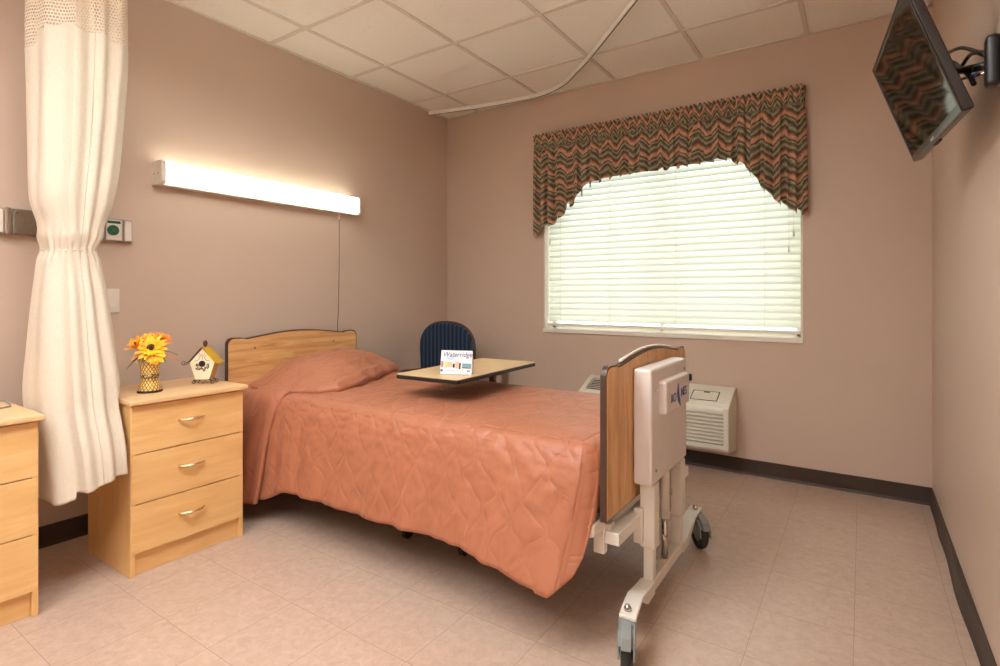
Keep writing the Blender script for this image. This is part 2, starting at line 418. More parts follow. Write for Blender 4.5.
# blind
bl = thing('window_blind', 'cream horizontal slat blind, lowered and closed across the bright window', 'window blind', ((WX0+WX1)/2, .05, WZ1-.014))
X0, X1 = WX0+.018, WX1-.018; org = bl.location
def local(mb, name, mat, parent, root, **k):
    off = Vector(root.location); mb.v = [tuple(Vector(p)-off) for p in mb.v]; return mb.build(name, mat, parent, **k)
sl = MB(); zt, zb, SP = 2.09, .905, .0434; k = 0; z = zt; tilt = math.radians(63)
while z > zb:
    jit = .04*NZ(k*3.1, 5.2); a = tilt+jit; ca, sa = math.cos(a), math.sin(a); pts = []
    for q in range(5):
        w = -.025+.0125*q; c = .0022*(1-(q-2)**2/4.0)
        pts.append((.05+w*ca+c*sa, z+w*sa-c*ca))     # room-side edge low
    top = pts; bot = [(p[0]+.0022*sa, p[1]-.0022*ca) for p in pts]
    sl.prism(top+bot[::-1], 0, X0, X1); z -= SP; k += 1
local(sl, 'slats', 'slat', bl, bl, smooth=False)
local(MB().box(X0, X1, .02, .075, zt+.028, WZ1-.013), 'headrail', 'slat', bl, bl, bevel=.003)
local(MB().box(X0, X1, .024, .076, .858, .878), 'bottom_rail', 'trim', bl, bl, bevel=.004)
for x in (1.07, 1.46, 1.92, 2.45):
    s_ = MB(); s_.cyl((x, .024, zt+.03), (x, .024, .87), .0013, 6).cyl((x, .078, zt+.03), (x, .078, .87), .0013, 6)
    local(s_, 'ladder_cord', 'trim', bl, bl)
for x, zz in ((.985, 1.50), (2.605, 1.46), (2.58, 1.37)):
    c = MB(); c.cyl((x, .015, zt+.03), (x, .015, zz), .0012, 6).lathe([(0, 0), (.006, .003), (.005, .03), (.002, .038), (0, .038)], (x, .015, zz-.03), 10)
    local(c, 'pull_tassel', 'tbar', bl, bl)

# valance
hem = [(.875, 1.535), (.935, 1.54), (.95, 1.60), (1.073, 1.615), (1.206, 1.74), (1.278, 1.805), (1.334, 1.865), (1.512, 1.895), (1.722, 1.905), (1.919, 1.905), (2.104, 1.912), (2.236, 1.922), (2.278, 1.90), (2.37, 1.85), (2.442, 1.745), (2.505, 1.66), (2.567, 1.60), (2.657, 1.553), (2.70, 1.545)]
va = MB(); rows = 46; N = 760; VX0, VX1, VY, VT = .898, 2.660, -.075, 2.280
path = []                                # left return, front, right return
tot = .07+(VX1-VX0)+.07
for i in range(N+1):
    s = tot*i/N
    if s < .07: path.append((VX0, -.004-s, 'l', s))
    elif s < .07+VX1-VX0: path.append((VX0+s-.07, VY, 'f', s))
    else: path.append((VX1, VY+(s-.07-(VX1-VX0)), 'r', s))
for i, (x, y, sd, s) in enumerate(path):
    h = interp(hem, x)
    if sd == 'f':
        saw = ((x-.03*NZ(x*3, 1))/.075) % 1.0
        edge_w = 1 if x < 1.36 or x > 2.33 else .45
        h += (.045*edge_w*(saw-.5) if x < 2.0 else .045*edge_w*(.5-saw))
    for r in range(rows+1):
        t = r/rows; z = lerp(VT, h, t); d = VT-z
        fine = math.sin(s*2*PI/.028+2.2*NZ(s*9, 3)+.8*NZ(s*30, d*6)); broad = math.sin(s*2*PI/.068+1.6*NZ(s*5, 9))
        A = interp([(0, .010), (.04, .005), (.055, .003), (.08, .007), (.10, .003), (.13, .005), (.22, .002), (.6, .0015)], d)
        B = interp([(0, .0), (.08, .002), (.2, .014), (.5, .024)], d)
        out = A*fine+B*broad+interp([(0, .006), (.03, .008), (.05, .0), (.075, .006), (.102, -.003), (.13, .006), (.3, .012), (.7, .012)], d)
        zz = z+(.006*fine*interp([(0, 1), (.05, .2), (.1, 0)], d))
        if sd == 'f': p = (x+.35*out*math.cos(s*2*PI/.085), y-out, zz)
        elif sd == 'l': p = (x-out*.6, y, zz)
        else: p = (x+out*.6, y, zz)
        va.v.append(p); va.uv[len(va.v)-1] = (s*(1.8 if d < .105 else 1), -d*(1.15 if d < .105 else 1))
for i in range(N):
    for r in range(rows):
        a = i*(rows+1)+r; va.f.append((a, a+1, a+rows+2, a+rows+1)); va.mi.append(0)
vo = va.build('window_valance', 'valance', smooth=True, solid=.002)
tag(vo, 'gathered zigzag-patterned valance in orange, olive and black with scalloped hem above the window', 'valance')

# ------------------------------------------------------------------ ceiling curtain track
pts = []
P0 = [(-.0, -.235), (.45, -.135), (.85, -.088), (1.0, -.095), (1.12, -.135), (1.24, -.205), (1.36, -.31), (1.55, -.485), (2.0, -.945), (2.9, -1.87), (3.15, -2.13)]
cu = []
for i in range(len(P0)-1):
    p0, p1, p2, p3 = P0[max(i-1, 0)], P0[i], P0[i+1], P0[min(i+2, len(P0)-1)]
    for k in range(6):
        t = k/6
        cu.append(tuple(.5*((2*p1[a])+(-p0[a]+p2[a])*t+(2*p0[a]-5*p1[a]+4*p2[a]-p3[a])*t*t+(-p0[a]+3*p1[a]-3*p2[a]+p3[a])*t**3) for a in (0, 1)))
cu.append(P0[-1])
def rail(cu, w, z0, z1):
    b = MB(); vs = []
    for i, p in enumerate(cu):
        q = Vector(cu[min(i+1, len(cu)-1)])-Vector(cu[max(i-1, 0)]); q.normalize(); nx, ny = -q.y, q.x
        vs += [(p[0]+nx*w, p[1]+ny*w, z0), (p[0]-nx*w, p[1]-ny*w, z0), (p[0]-nx*w, p[1]-ny*w, z1), (p[0]+nx*w, p[1]+ny*w, z1)]
    n = len(cu); b.add(vs, [(i*4+k, i*4+(k+1) % 4, i*4+4+(k+1) % 4, i*4+4+k) for i in range(n-1) for k in range(4)]+[(0, 1, 2, 3), (4*n-4, 4*n-3, 4*n-2, 4*n-1)])
    return b
tr = thing('curtain_track', 'white ceiling curtain track curving away from the corner past the window', 'curtain track', (0, 0, CH-.03))
local(rail(cu, .010, CH-.034, CH-.007), 'rail', 'track', tr, tr)
local(rail(cu, .0035, CH-.0346, CH-.030), 'slot', 'black', tr, tr)
tr2 = thing('curtain_track', 'short ceiling track carrying the tied cream curtain', 'curtain track', (0, -2.76, CH-.03))
cu2 = [(.0, -2.76), (.5, -2.76), (1.2, -2.76)]
local(rail(cu2, .010, CH-.034, CH-.007), 'rail', 'track', tr2, tr2)

# ------------------------------------------------------------------ wall lamp
LX = .105
wl = thing('wall_lamp', 'long white fluorescent lamp, switched on, on the wall over the bed', 'wall lamp', (0, -1.7, 1.70))
Y0, Y1 = -2.305, -1.045; Z0, Z1 = 1.636, 1.754
hs = MB(); hs.box(0, .062, Y0+.004, Y1-.004, Z0+.002, Z0+.012).box(0, .02, Y0+.01, Y1-.01, Z0+.01, Z1-.01)
local(hs, 'housing', 'white_metal', wl, wl)
prof = [(.0, Z0), (LX-.012, Z0), (LX, Z0+.012), (LX, Z1-.014), (LX-.010, Z1), (.0, Z1)]
for a, b_ in ((Y0, Y0+.022), (Y1-.016, Y1)):
    local(MB().prism(prof, 1, a, b_), 'end_cap', 'white_metal', wl, wl, bevel=.002)
for zz in (1.675, 1.69):
    pass
for xx in (.03, .07): local(MB().cyl((xx, Y0-.002, 1.69), (xx, Y0+.002, 1.69), .004, 8), 'screw', 'steel', wl, wl)
lens = MB().prism([(.03, Z0+.013), (LX-.012, Z0+.013), (LX-.003, Z0+.022), (LX-.003, Z1-.016), (LX-.014, Z1-.003), (.03, Z1-.003)], 1, Y0+.022, Y1-.016)
local(lens, 'lens', 'tube', wl, wl, smooth=False)
pc = MB(); pc.tube([(.11, -1.235, Z0), (.111, -1.235, Z0-.03)], .0025, 8).lathe([(0, 0), (.005, .004), (.005, .018), (0, .02)], (.11, -1.235, Z0-.055), 10)
local(pc, 'pull_switch', 'white_pl', wl, wl)
pc = MB(); pc.tube([(.11, -1.235, Z0-.05), (.112, -1.237, 1.3), (.105, -1.238, 1.0), (.088, -1.232, .87), (.086, -1.225, .80)], .0022, 6)
local(pc, 'pull_cord', 'cordm', wl, wl)

# ------------------------------------------------------------------ medical rail, switch
mr = thing('wall_outlet_rail', 'steel service rail with a green gas outlet on the wall behind the curtain', 'outlet rail', (0, -2.8, 1.393))
r = MB(); r.box(.002, .03, -3.3, -2.402, 1.340, 1.447); local(r, 'rail_body', 'steel', mr, mr, bevel=.002)
local(MB().box(.028, .036, -3.3, -2.872, 1.346, 1.441), 'cover_panel', 'white_pl', mr, mr, bevel=.002)
local(MB().box(.028, .048, -2.868, -2.850, 1.338, 1.449), 'rail_clamp', 'chrome', mr, mr, bevel=.003)
bp = local(MB().box(.028, .040, -2.842, -2.70, 1.343, 1.444), 'blank_plate', 'steel', mr, mr, bevel=.003)
for yy in (-2.830, -2.715):
    for zz in (1.356, 1.431): local(MB().cyl((.039, yy, zz), (.043, yy, zz), .004, 8), 'screw', 'chrome', bp, mr)
gp = local(MB().box(.028, .038, -2.51, -2.448, 1.346, 1.441), 'gas_outlet', 'white_pl', mr, mr, bevel=.002)
gp['label'] = 'white plate with round green oxygen outlet'
local(MB().cyl((.036, -2.486, 1.392), (.046, -2.486, 1.392), .024, 28), 'outlet_ring', 'green', gp, mr, smooth=False, bevel=.002)
local(MB().cyl((.044, -2.486, 1.392), (.049, -2.486, 1.392), .006, 14), 'outlet_socket', 'chrome', gp, mr)
local(MB().box(.037, .0395, -2.508, -2.455, 1.424, 1.436), 'name_strip', 'green', gp, mr)
local(MB().box(.028, .040, -2.436, -2.408, 1.346, 1.441), 'end_plate', 'white_pl', mr, mr, bevel=.002)
sw = thing('light_switch', 'white rocker switch plate on the wall beside the curtain', 'light switch', (0, -2.482, 1.063))
local(MB().box(.0, .007, -2.518, -2.446, 1.006, 1.120), 'cover_plate', 'white_pl', sw, sw, bevel=.003)
local(MB().box(.006, .011, -2.499, -2.465, 1.030, 1.096), 'rocker', 'white_pl', sw, sw, bevel=.002)

# ------------------------------------------------------------------ privacy curtain
Fp = 538.0; An = math.atan(362/538); FX, FY = -math.sin(An), math.cos(An); RX, RY = math.cos(An), math.sin(An)
# curtain half widths by height: (z, centre y, half y, centre x, half x)
prof = [(.325, -2.745, 0.125, 0.50, 0.185), (0.4, -2.745, 0.129, 0.485, 0.185), (0.52, -2.748, 0.135, 0.46, 0.19), (0.7, -2.75, 0.136, 0.39, 0.19), (0.874, -2.749, 0.126, 0.37, 0.17), (1.07, -2.748, 0.112, 0.36, 0.14), (1.22, -2.752, 0.093, 0.36, 0.11), (1.266, -2.755, 0.077, 0.36, 0.11), (1.325, -2.750, 0.085, 0.36, 0.115), (1.36, -2.747, 0.095, 0.36, 0.12), (1.46, -2.742, 0.123, 0.36, 0.13), (1.62, -2.728, 0.136, 0.35, 0.14), (1.855, -2.719, 0.145, 0.35, 0.15), (2.09, -2.716, 0.151, 0.35, 0.16), (2.3, -2.715, 0.15, 0.35, 0.16), (2.58, -2.711, 0.146, 0.35, 0.17)]
def ring(z, i, n):
    w = 2*PI*i/n; cy = cinterp([(p[0], p[1]) for p in prof], z); hy = cinterp([(p[0], p[2]) for p in prof], z)
    cx = cinterp([(p[0], p[3]) for p in prof], z); hx = cinterp([(p[0], p[4]) for p in prof], z)
    tie = math.exp(-((z-1.268)/.05)**2)
    e = .8; c, s = math.cos(w), math.sin(w)
    ex, ey = math.copysign(abs(c)**e, c), math.copysign(abs(s)**e, s)
    up = max(0, z-1.27); dn = max(0, 1.27-z)
    ph = w*11+1.6*math.sin(w*3)+1.2*NZ(math.cos(w)*1.5, z*.8, math.sin(w)*1.5)
    amp = (.05+.02*min(1, dn*1.2) if z < 1.27 else .045+.03*min(1, up))
    k = 1+amp*math.sin(ph)*.8+.05*math.sin(w*5+2+z*.5)+.04*NZ(w*2, z*3, 7)-.02
    k += tie*.03*math.sin(w*23+3)
    bul = .009*math.exp(-((z-1.315)/.035)**2)*(1+.9*NZ(math.cos(w)*3, 2, math.sin(w)*3))
    dw = (w+PI) % (2*PI)-PI+.33
    k += math.exp(-(dw/.035)**2)*(.018+.014*math.sin(z*260))*(1-tie)
    return Vector((cx+(hx*k+bul)*ex, max(-2.896, min(interp([(.69, -2.660), (.78, -2.60), (.9, -2.5)], z), cy+(hy*k+bul)*ey)), z))
def curtain_part(z0f, z1f, nz, n=480):
    b = MB(); L = [0.0]
    for i in range(n): L.append(L[-1]+(ring(2.0, i+1, n)-ring(2.0, i, n)).length)
    for j_ in range(nz+1):
        for i in range(n+1):
            z0, z1 = z0f(2*PI*i/n), z1f(2*PI*i/n); z = lerp(z0, z1, j_/nz)
            b.v.append(ring(z, i, n)); b.uv[len(b.v)-1] = (L[i], z)
    for j_ in range(nz):
        for i in range(n):
            a = j_*(n+1)+i; b.f.append((a, a+1, a+n+2, a+n+1)); b.mi.append(0)
    return b
ct = thing('privacy_curtain', 'cream privacy curtain tied in the middle, hanging between the two nightstands', 'curtain', (.36, -2.75, .33))
def seam(w):   # the net begins lower on the far-left folds
    w = (w+2*PI) % (2*PI)
    base = 2.095+.008*math.sin(w*9)
    if 3.3 < w < 5.2: base -= .07*(1 if w < 4.9 else .35)
    return base
def hemz(w):
    w = (w+PI) % (2*PI)-PI      # front of the cloth is at w = -.5, lowest fold on the low-y side
    return interp([(-3.2, .37), (-1.2, .352), (-.62, .362), (-.58, .388), (0, .405), (.6, .42), (3.2, .38)], w)+.004*math.sin(w*7)
local(curtain_part(hemz, seam, 200), 'curtain_cloth', 'curtain', ct, ct, smooth=True, solid=.002)
local(curtain_part(seam, lambda w: CH-.036, 24), 'net_header', 'net', ct, ct, smooth=True)
tb = MB(); n = 60
tb.tube([Vector((lerp(.36, q.x, .97), lerp(-2.742, q.y, .97), 1.262+.006*math.sin(2*PI*i/n*2))) for i in range(n) for q in [ring(1.262, i*4, 240)]], .006, 6, close=True)
local(tb, 'tie_band', 'curtain', ct, ct, smooth=True)
for x in (.2, .27, .34, .41, .48): local(MB().cyl((x, -2.76, CH-.05), (x, -2.76, CH-.03), .002, 6), 'hook', 'chrome', ct, ct)

# ------------------------------------------------------------------ nightstands
def nightstand(label, loc):
    t = thing('nightstand', label, 'nightstand', loc)       # origin: rear, low, window-side corner ; extends -y .45, +x .41
    W, D, H = .452, .405, .665
    c = MB(); c.box(.0, D, -.018, 0, 0, H).box(0, D-.0, -W, -W+.018, 0, H).box(0, .012, -W+.018, -.018, .02, H).box(0, D-.02, -W+.018, -.018, .08, .098)
    c.build('carcass', 'maple_x', t, bevel=.0015)
    MB().box(-.005, D+.026, -W-.008, .012, H, H+.020).build('top', 'maple_top', t, bevel=.004)
    MB().box(D-.035, D-.018, -W+.018, -.018, 0, .082).build('plinth', 'maple', t, bevel=.0015)
    for z0, z1 in ((.088, .276), (.280, .470), (.474, .659)):
        d = MB().box(D-.016, D+.003, -W+.001 if False else -W+.002, -.002, z0, z1).build('drawer', 'maple', t, bevel=.0018)
        zc = z0+(z1-z0)*.56; yc = -W/2
        h = MB(); pts = []; rs = []
        for i in range(15):
            a = i/14; yy = yc-.050+.10*a; out = .026*math.sin(PI*a)**.6 if 0 < a < 1 else 0
            pts.append((D+.003+out, yy, zc)); rs.append(.0038+.0035*math.sin(PI*a))
        h.tube(pts, rs, 8); h.build('handle', 'nickel', d, smooth=True)
    return t
n1 = nightstand('maple three-drawer nightstand beside the bed, under the vase and birdhouse', (.205, -2.188, 0))
n2 = dup(n1); n2.location = (.205, -2.917, 0); n2['label'] = 'maple nightstand cut off by the picture edge, beyond the cream curtain'

# small white handset on the other nightstand
hd = thing('handset', 'white corded handset on the nightstand cut off by the picture edge', 'handset', (.33, -3.02, .685))
q = MB(); pts = [(.27, -3.10, .702), (.275, -3.06, .703), (.29, -2.97, .703), (.295, -2.945, .700)]
q.tube(pts, [.012, .017, .017, .010], 12); o = local(q, 'body', 'white_pl', hd, hd, smooth=True)
local(MB().tube([(.295, -2.946, .700), (.31, -2.935, .699), (.345, -2.928, .692), (.385, -2.935, .6885), (.40, -2.965, .6882), (.39, -3.01, .6882), (.37, -3.05, .6882), (.39, -3.10, .6882)], .003, 6), 'cord', 'grey_pl', hd, hd, smooth=True)

# ------------------------------------------------------------------ vase with flowers
VC = (.465, -2.51, .6855)
vs_ = thing('flower_vase', 'flared gold lattice vase holding silk flowers on the nightstand', 'vase', VC)
k = MB(); k.lathe([(.030, .006), (.040, .008), (.0405, .012), (.033, .03), (.0295, .055), (.0305, .075), (.034, .10), (.0395, .125), (.047, .150), (.0475, .152), (.045, .152), (.039, .125), (.034, .10), (.031, .07), (.031, .03), (.0, .02)], n=40, uv=True)
k.v = [(x*1.04, y*1.04, z*1.02) for x, y, z in k.v]
for key, (a, b_) in list(k.uv.items()): k.uv[key] = (a, k.v[key][2]/.152)
k.build('vase_body', 'vase', vs_, smooth=True)
MB().lathe([(0, 0), (.046, 0), (.047, .004), (.042, .009), (0, .009)], n=36).build('base_ring', 'blackpaint', vs_, smooth=True)
MB().lathe([(.0305, .056), (.0328, .058), (.0336, .075), (.031, .078)], n=36).build('scroll_band', 'band', vs_, smooth=True)
def petals(n, L, W, cup, layer=1, seed=0, tip=.2):
    b = MB(); rnd = random.Random(seed)
    for ly in range(layer):
        for i in range(n):
            a = 2*PI*(i+.5*ly)/n+rnd.uniform(-.12, .12); l = L*(1-.18*ly)*rnd.uniform(.85, 1.1); up = cup+ly*.35+rnd.uniform(-.15, .15)
            vs = []
            for j_ in range(6):
                t = j_/5; w = W*math.sin(PI*min(1, .12+.86*t))**.7*(1 if t < .99 else .1)
                rr = .009+l*t*math.cos(up); zz = l*t*math.sin(up)-tip*l*t*t
                for sgn in (-1, 0, 1):
                    x, y = rr, sgn*w; vs.append((x*math.cos(a)-y*math.sin(a), x*math.sin(a)+y*math.cos(a), zz-(0 if sgn else .12*w)+.003*ly))
            b.add(vs, [(j_*3+s, j_*3+s+1, j_*3+s+4, j_*3+s+3) for j_ in range(5) for s in (0, 1)])
    return b
def flower(name, label, loc, aim, n, L, W, cup, mat, rc, layer=2, seed=1, tip=.2):
    t = thing(name, label, 'silk flower', loc); z = Vector(aim).normalized(); t.rotation_euler = z.to_track_quat('Z', 'Y').to_euler()
    petals(n, L, W, cup, layer, seed, tip).build('petals', mat, t, smooth=True)
    MB().lathe([(0, .027), (rc*.6, .025), (rc, .014), (rc*.8, -.003), (0, -.004)], n=14).build('flower_centre', 'fl_center', t, smooth=True)
    base = Vector((VC[0], VC[1], VC[2]+.05)); q = t.matrix_basis.inverted() @ base
    MB().tube([(0, 0, -.003), (0, 0, -.02), tuple(q)], .002, 6).build('stem', 'leaf', t, smooth=True)
    return t
flower('sunflower', 'yellow sunflower, foremost bloom in the gold vase', (.495, -2.517, .868), (.8, -.55, .55), 16, .054, .0085, .25, 'petal_y', .015, 2, 3)
flower('orange_daisy', 'large orange daisy, highest bloom in the gold vase', (.46, -2.478, .895), (.5, -.1, 1), 17, .050, .0075, .30, 'petal_o', .008, 3, 5)
flower('golden_lily', 'golden spiky lily leaning out of the gold vase towards the curtain', (.455, -2.548, .878), (.2, -.8, .8), 9, .050, .007, .8, 'petal_g', .006, 2, 8)
flower('golden_daisy', 'golden daisy squeezed between the sunflower and the orange daisy', (.455, -2.505, .888), (.7, -.5, .9), 14, .044, .009, .5, 'petal_g', .009, 2, 11)
flower('yellow_daisy', 'yellow daisy drooping over the front rim of the gold vase', (.515, -2.515, .842), (1, -.5, .1), 10, .036, .010, .3, 'petal_y', .003, 1, 14)
def spray(label, leaves, mats):
    t = thing('leaf_spray', label, 'silk leaf', (VC[0], VC[1], VC[2]+.13))
    for (d, L, W, m, nm) in leaves:
        d = Vector(d).normalized(); sd = d.cross(Vector((0, 0, 1))).normalized(); b = MB(); vs = []
        for j_ in range(8):
            u = j_/7; p = d*(.02+L*u)+Vector((0, 0, .03-.04*u*u)); w = W*math.sin(PI*min(1, .06+.93*u))
            vs += [p-sd*w, p+Vector((0, 0, -.002)), p+sd*w]
        b.add(vs, [(j_*3+s, j_*3+s+1, j_*3+s+4, j_*3+s+3) for j_ in range(7) for s in (0, 1)])
        b.tube([(0, 0, -.06), (d.x*.01, d.y*.01, 0), tuple(d*.022+Vector((0, 0, .03)))], .0014, 5); b.build(nm, m, t, smooth=True)
spray('dark green and orange silk leaves poking out of the gold vase towards the birdhouse', [((.3, .9, .25), .085, .013, 'leaf', 'leaf'), ((.5, .85, .02), .085, .015, 'petal_o', 'leaf'), ((.8, .5, .0), .05, .010, 'leaf', 'leaf')], 0)
spray('orange and green silk leaves poking out of the gold vase towards the curtain', [((.1, -.95, .12), .06, .010, 'petal_o', 'leaf'), ((.15, -.95, -.15), .075, .007, 'leaf', 'leaf'), ((.7, -.7, -.1), .04, .010, 'leaf', 'leaf'), ((-.3, -.3, .9), .05, .007, 'leaf', 'leaf')], 0)

# ------------------------------------------------------------------ birdhouse
BR = math.radians(-62+90)   # front faces the camera
bh = thing('birdhouse', 'small cream birdhouse with mustard roof and wire feet on the nightstand', 'birdhouse', (.440, -2.268, .6855), math.radians(41))
bh.scale = (1.13, 1.13, 1.13)
# local axes: x = width (screen right), front = -y
D2 = .028
body = [(-.026, .020), (.026, .020), (.047, .088), (.0, .142), (-.047, .088)]
MB().prism(body, 1, -D2, D2-.004).build('house_body', 'bird_side', bh, bevel=.001)
MB().prism([(x*.99, z) for x, z in body], 1, -D2-.003, -D2).build('front_board', 'bird_white', bh)
rf = MB()
def roofslab(sg, ext):
    a = Vector((0, .146)); b_ = Vector((sg*.047, .090)); d = (b_-a).normalized(); e = b_+d*ext; nrm = Vector((-d.y, d.x))*sg
    # gently flared eave
    e2 = e+Vector((sg*.006, .003))
    top = [a+nrm*.004, b_+nrm*.004, e2+Vector((0, .004))]; bot = [e2, b_, a]
    return [(p.x, p.y) for p in top+bot]
o = MB().prism(roofslab(1, .016), 1, -D2-.008, D2+.006).build('roof_panel', 'yellow_roof', bh)
o = MB().prism(roofslab(-1, .010), 1, -D2-.008, D2+.006).build('roof_panel', 'wire', bh); o['label'] = 'dark brown roof panel'
MB().cyl((0, -D2-.0045, .083), (0, -D2-.0025, .083), .0125, 24).build('entrance_hole', 'blackpaint', bh)
w = MB(); rnd = random.Random(4)
for k in range(15):
    a = PI*(1.02+.96*k/14); rr = .017+rnd.uniform(0, .013); x, z = rr*math.cos(a), .083+rr*math.sin(a)*1.0
    w.tube([(x*.7, -D2-.0035, .083+(z-.083)*.7), (x, -D2-.0035, z), (x+rnd.uniform(-.004, .004), -D2-.0035, z-.004)], .0013, 5)
    w.lathe([(0, -.0015), (.0028, 0), (0, .0015)], (x, -D2-.004, z), 6, Matrix.Rotation(PI/2, 3, 'X'))
for pts in ([(-.030, .094), (-.016, .096), (-.008, .108), (-.015, .118)], [(.030, .094), (.016, .096), (.008, .108), (.015, .118)], [(0, .098), (0, .125)], [(-.01, .125), (-.004, .112)], [(.01, .125), (.004, .112)]):
    w.tube([(x, -D2-.0035, z) for x, z in pts], .0008, 5)
w.build('painted_vine', 'blackpaint', bh)
MB().lathe([(0, 0), (.004, .0), (.005, .006), (.0085, .012), (.0085, .020), (.004, .027), (0, .029)], (0, 0, .146), 16).build('finial', 'wood_dark', bh, smooth=True)
w = MB()
def spiral(cx, cy, cz, r, sg, turns=1.4, st=0):
    return [(cx+sg*(r*(1-.55*i/22))*math.cos(st+turns*2*PI*i/22), cy, cz+(r*(1-.55*i/22))*math.sin(st+turns*2*PI*i/22)) for i in range(23)]
for yy in (-.022, .018):
    w.tube([(-.03, yy, .018), (.03, yy, .018)], .0015, 6)
    for sg in (-1, 1):
        w.tube([(sg*.02, yy, .018), (sg*.032, yy, .015)]+spiral(sg*.036, yy, .0095, .008, sg, 1.3, PI/2), .0015, 6)
for xx in (-.022, -.011, 0, .011, .022): w.tube([(xx, -.022, .018), (xx, 0, .0195), (xx, .018, .018)], .0013, 5)
w.tube([(-.02, -.022, .005), (-.01, -.022, .014), (0, -.022, .003), (.01, -.022, .014), (.02, -.022, .005)], .0012, 5)
w.build('wire_stand', 'wire', bh, smooth=True)
w = MB(); w.tube([(-.044, -.02, .092), (-.056, -.02, .082), (-.062, -.02, .080)]+spiral(-.074, -.02, .086, .009, -1, 1.2, PI*1.2), .0013, 6); w.build('wire_curl', 'wire', bh, smooth=True)

# ------------------------------------------------------------------ bed
bed = thing('hospital_bed', 'adjustable hospital bed with oak end boards and white steel legs', 'bed', (1.2, -1.56, 0))
def shy(o, d=.014): return [(y+d, z) for y, z in o]
def B(mb, name, mat, parent=None, **k): return local(mb, name, mat, parent or bed, bed, **k)
YB0, YB1 = -2.0, -1.112; YC = (YB0+YB1)/2; HWD = (YB1-YB0)/2
def board_outline(zb, zt, inset=0, n=12):
    """end-board outline in (y,z): rounded shoulders, small dip, raised arch"""
    H = HWD-inset; pts = [(YC-H, zb+inset)]
    sh = zt-.024
    top = []
    R = .035
    for i in range(7): a = PI-(PI/2)*i/6; top.append((-H+R+R*math.cos(a), sh-R+R*math.sin(a)))
    top += [(-H*.82, sh-.001), (-H*.76, sh-.007), (-H*.70, sh-.004)]
    for i in range(1, 12):
        t = i/12; y = lerp(-H*.70, 0, t); top.append((y, lerp(sh-.004, zt, math.sin(t*PI/2)**1.1)))
    pts = [(YC+y, z-inset) for y, z in top]+[(YC, zt-inset)]+[(YC-y, z-inset) for y, z in reversed(top)]
    return [(YC-H, zb+inset)]+pts+[(YC+H, zb+inset)]
hb = B(MB().prism(shy(board_outline(.38, .882)), 0, .095, .117), 'headboard', 'edge_dark')
hb['label'] = 'oak headboard with dark edging'
B(MB().prism(shy(board_outline(.38, .882, .006)), 0, .1165, .119), 'oak_panel', 'oak_h', hb)
B(MB().cyl((.118, -1.83, .795), (.123, -1.83, .795), .006, 10), 'screw', 'chrome', hb)
B(MB().cyl((.118, -1.29, .795), (.123, -1.29, .795), .006, 10), 'screw', 'chrome', hb)
fb = B(MB().prism(board_outline(.385, .890), 0, 2.262, 2.282), 'footboard', 'edge_dark')
fb['label'] = 'oak footboard with dark edging'
B(MB().prism(board_outline(.385, .890, .005), 0, 2.2815, 2.2845), 'oak_panel', 'oak_v', fb)
B(MB().prism(board_outline(.385, .890, .005), 0, 2.2595, 2.2625), 'oak_panel', 'oak_v', fb)
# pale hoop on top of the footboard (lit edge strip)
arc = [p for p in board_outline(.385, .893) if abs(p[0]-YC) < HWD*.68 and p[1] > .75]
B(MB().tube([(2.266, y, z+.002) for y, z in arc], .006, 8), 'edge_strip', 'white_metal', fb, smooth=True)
# motor cover at the foot
mc = B(MB().box(2.285, 2.352, YC-.222, YC+.212, .442, .838), 'motor_cover', 'hood', bevel=.011, seg=3); 
mc['label'] = 'off-white moulded cover on the footboard'
lp = B(MB().box(2.345, 2.380, YC-.150, YC+.150, .672, .792), 'logo_box', 'hood', mc, bevel=.012, seg=3)
B(MB().cyl((2.350, YC-.18, .765), (2.356, YC-.18, .765), .006, 12), 'screw', 'chrome', mc)
B(MB().cyl((2.350, YC-.18, .49), (2.356, YC-.18, .49), .006, 12), 'screw', 'chrome', mc)
B(MB().cyl((2.350, YC+.17, .80), (2.356, YC+.17, .80), .006, 12), 'screw', 'chrome', mc)
off = Vector(bed.location)
def btext(nm, s, size, y, z, sx=1.0, shear=0, mat='blueprint'):
    text(nm, s, size, mat, lp, frame(Vector((2.381, y, z))-off, (0, 1, 0), (0, 0, 1)), .0008, shear, sx)
btext('logo_lettering', 'RO', .045, YC-.068, .722)
btext('logo_lettering', 'NES', .045, YC+.062, .728)
sw_ = MB(); sw_.tube([(2.381, YC-.012, .770), (2.381, YC-.020, .735), (2.381, YC-.008, .705), (2.381, YC+.015, .683)], [.002, .006, .006, .002], 8)
B(sw_, 'logo_swoosh', 'blueprint', lp)
B(MB().box(2.362, 2.386, YC+.15, YC+.163, .755, .782), 'latch_clip', 'black', mc, bevel=.003)
# foot legs: outer sleeves, inner legs, actuator
for y0, y1 in ((YC-.190, YC-.140), (YC+.140, YC+.190)):
    o = B(MB().box(2.300, 2.352, y0-.004, y1, .225, .4415), 'leg_sleeve', 'white_metal', bevel=.004)
    B(MB().box(2.309, 2.343, y0+.008, y1-.008, .085, .30), 'inner_leg', 'white_metal', o, bevel=.003)
    B(MB().box(2.300, 2.353, y0-.003, y1+.003, .222, .234), 'sleeve_collar', 'white_pl', o, bevel=.002)
ac = B(MB().cyl((2.326, YC+.005, .26), (2.326, YC+.005, .52), .017, 20), 'actuator', 'white_metal', smooth=True)
B(MB().cyl((2.326, YC+.005, .10), (2.326, YC+.005, .262), .012, 18), 'piston_rod', 'chrome', ac, smooth=True)
B(MB().cyl((2.326, YC+.052, .27), (2.326, YC+.052, .46), .010, 14).box(2.315, 2.337, YC+.04, YC+.064, .33, .35).box(2.315, 2.337, YC+.04, YC+.064, .43, .45), 'guide_rod', 'steel', ac)
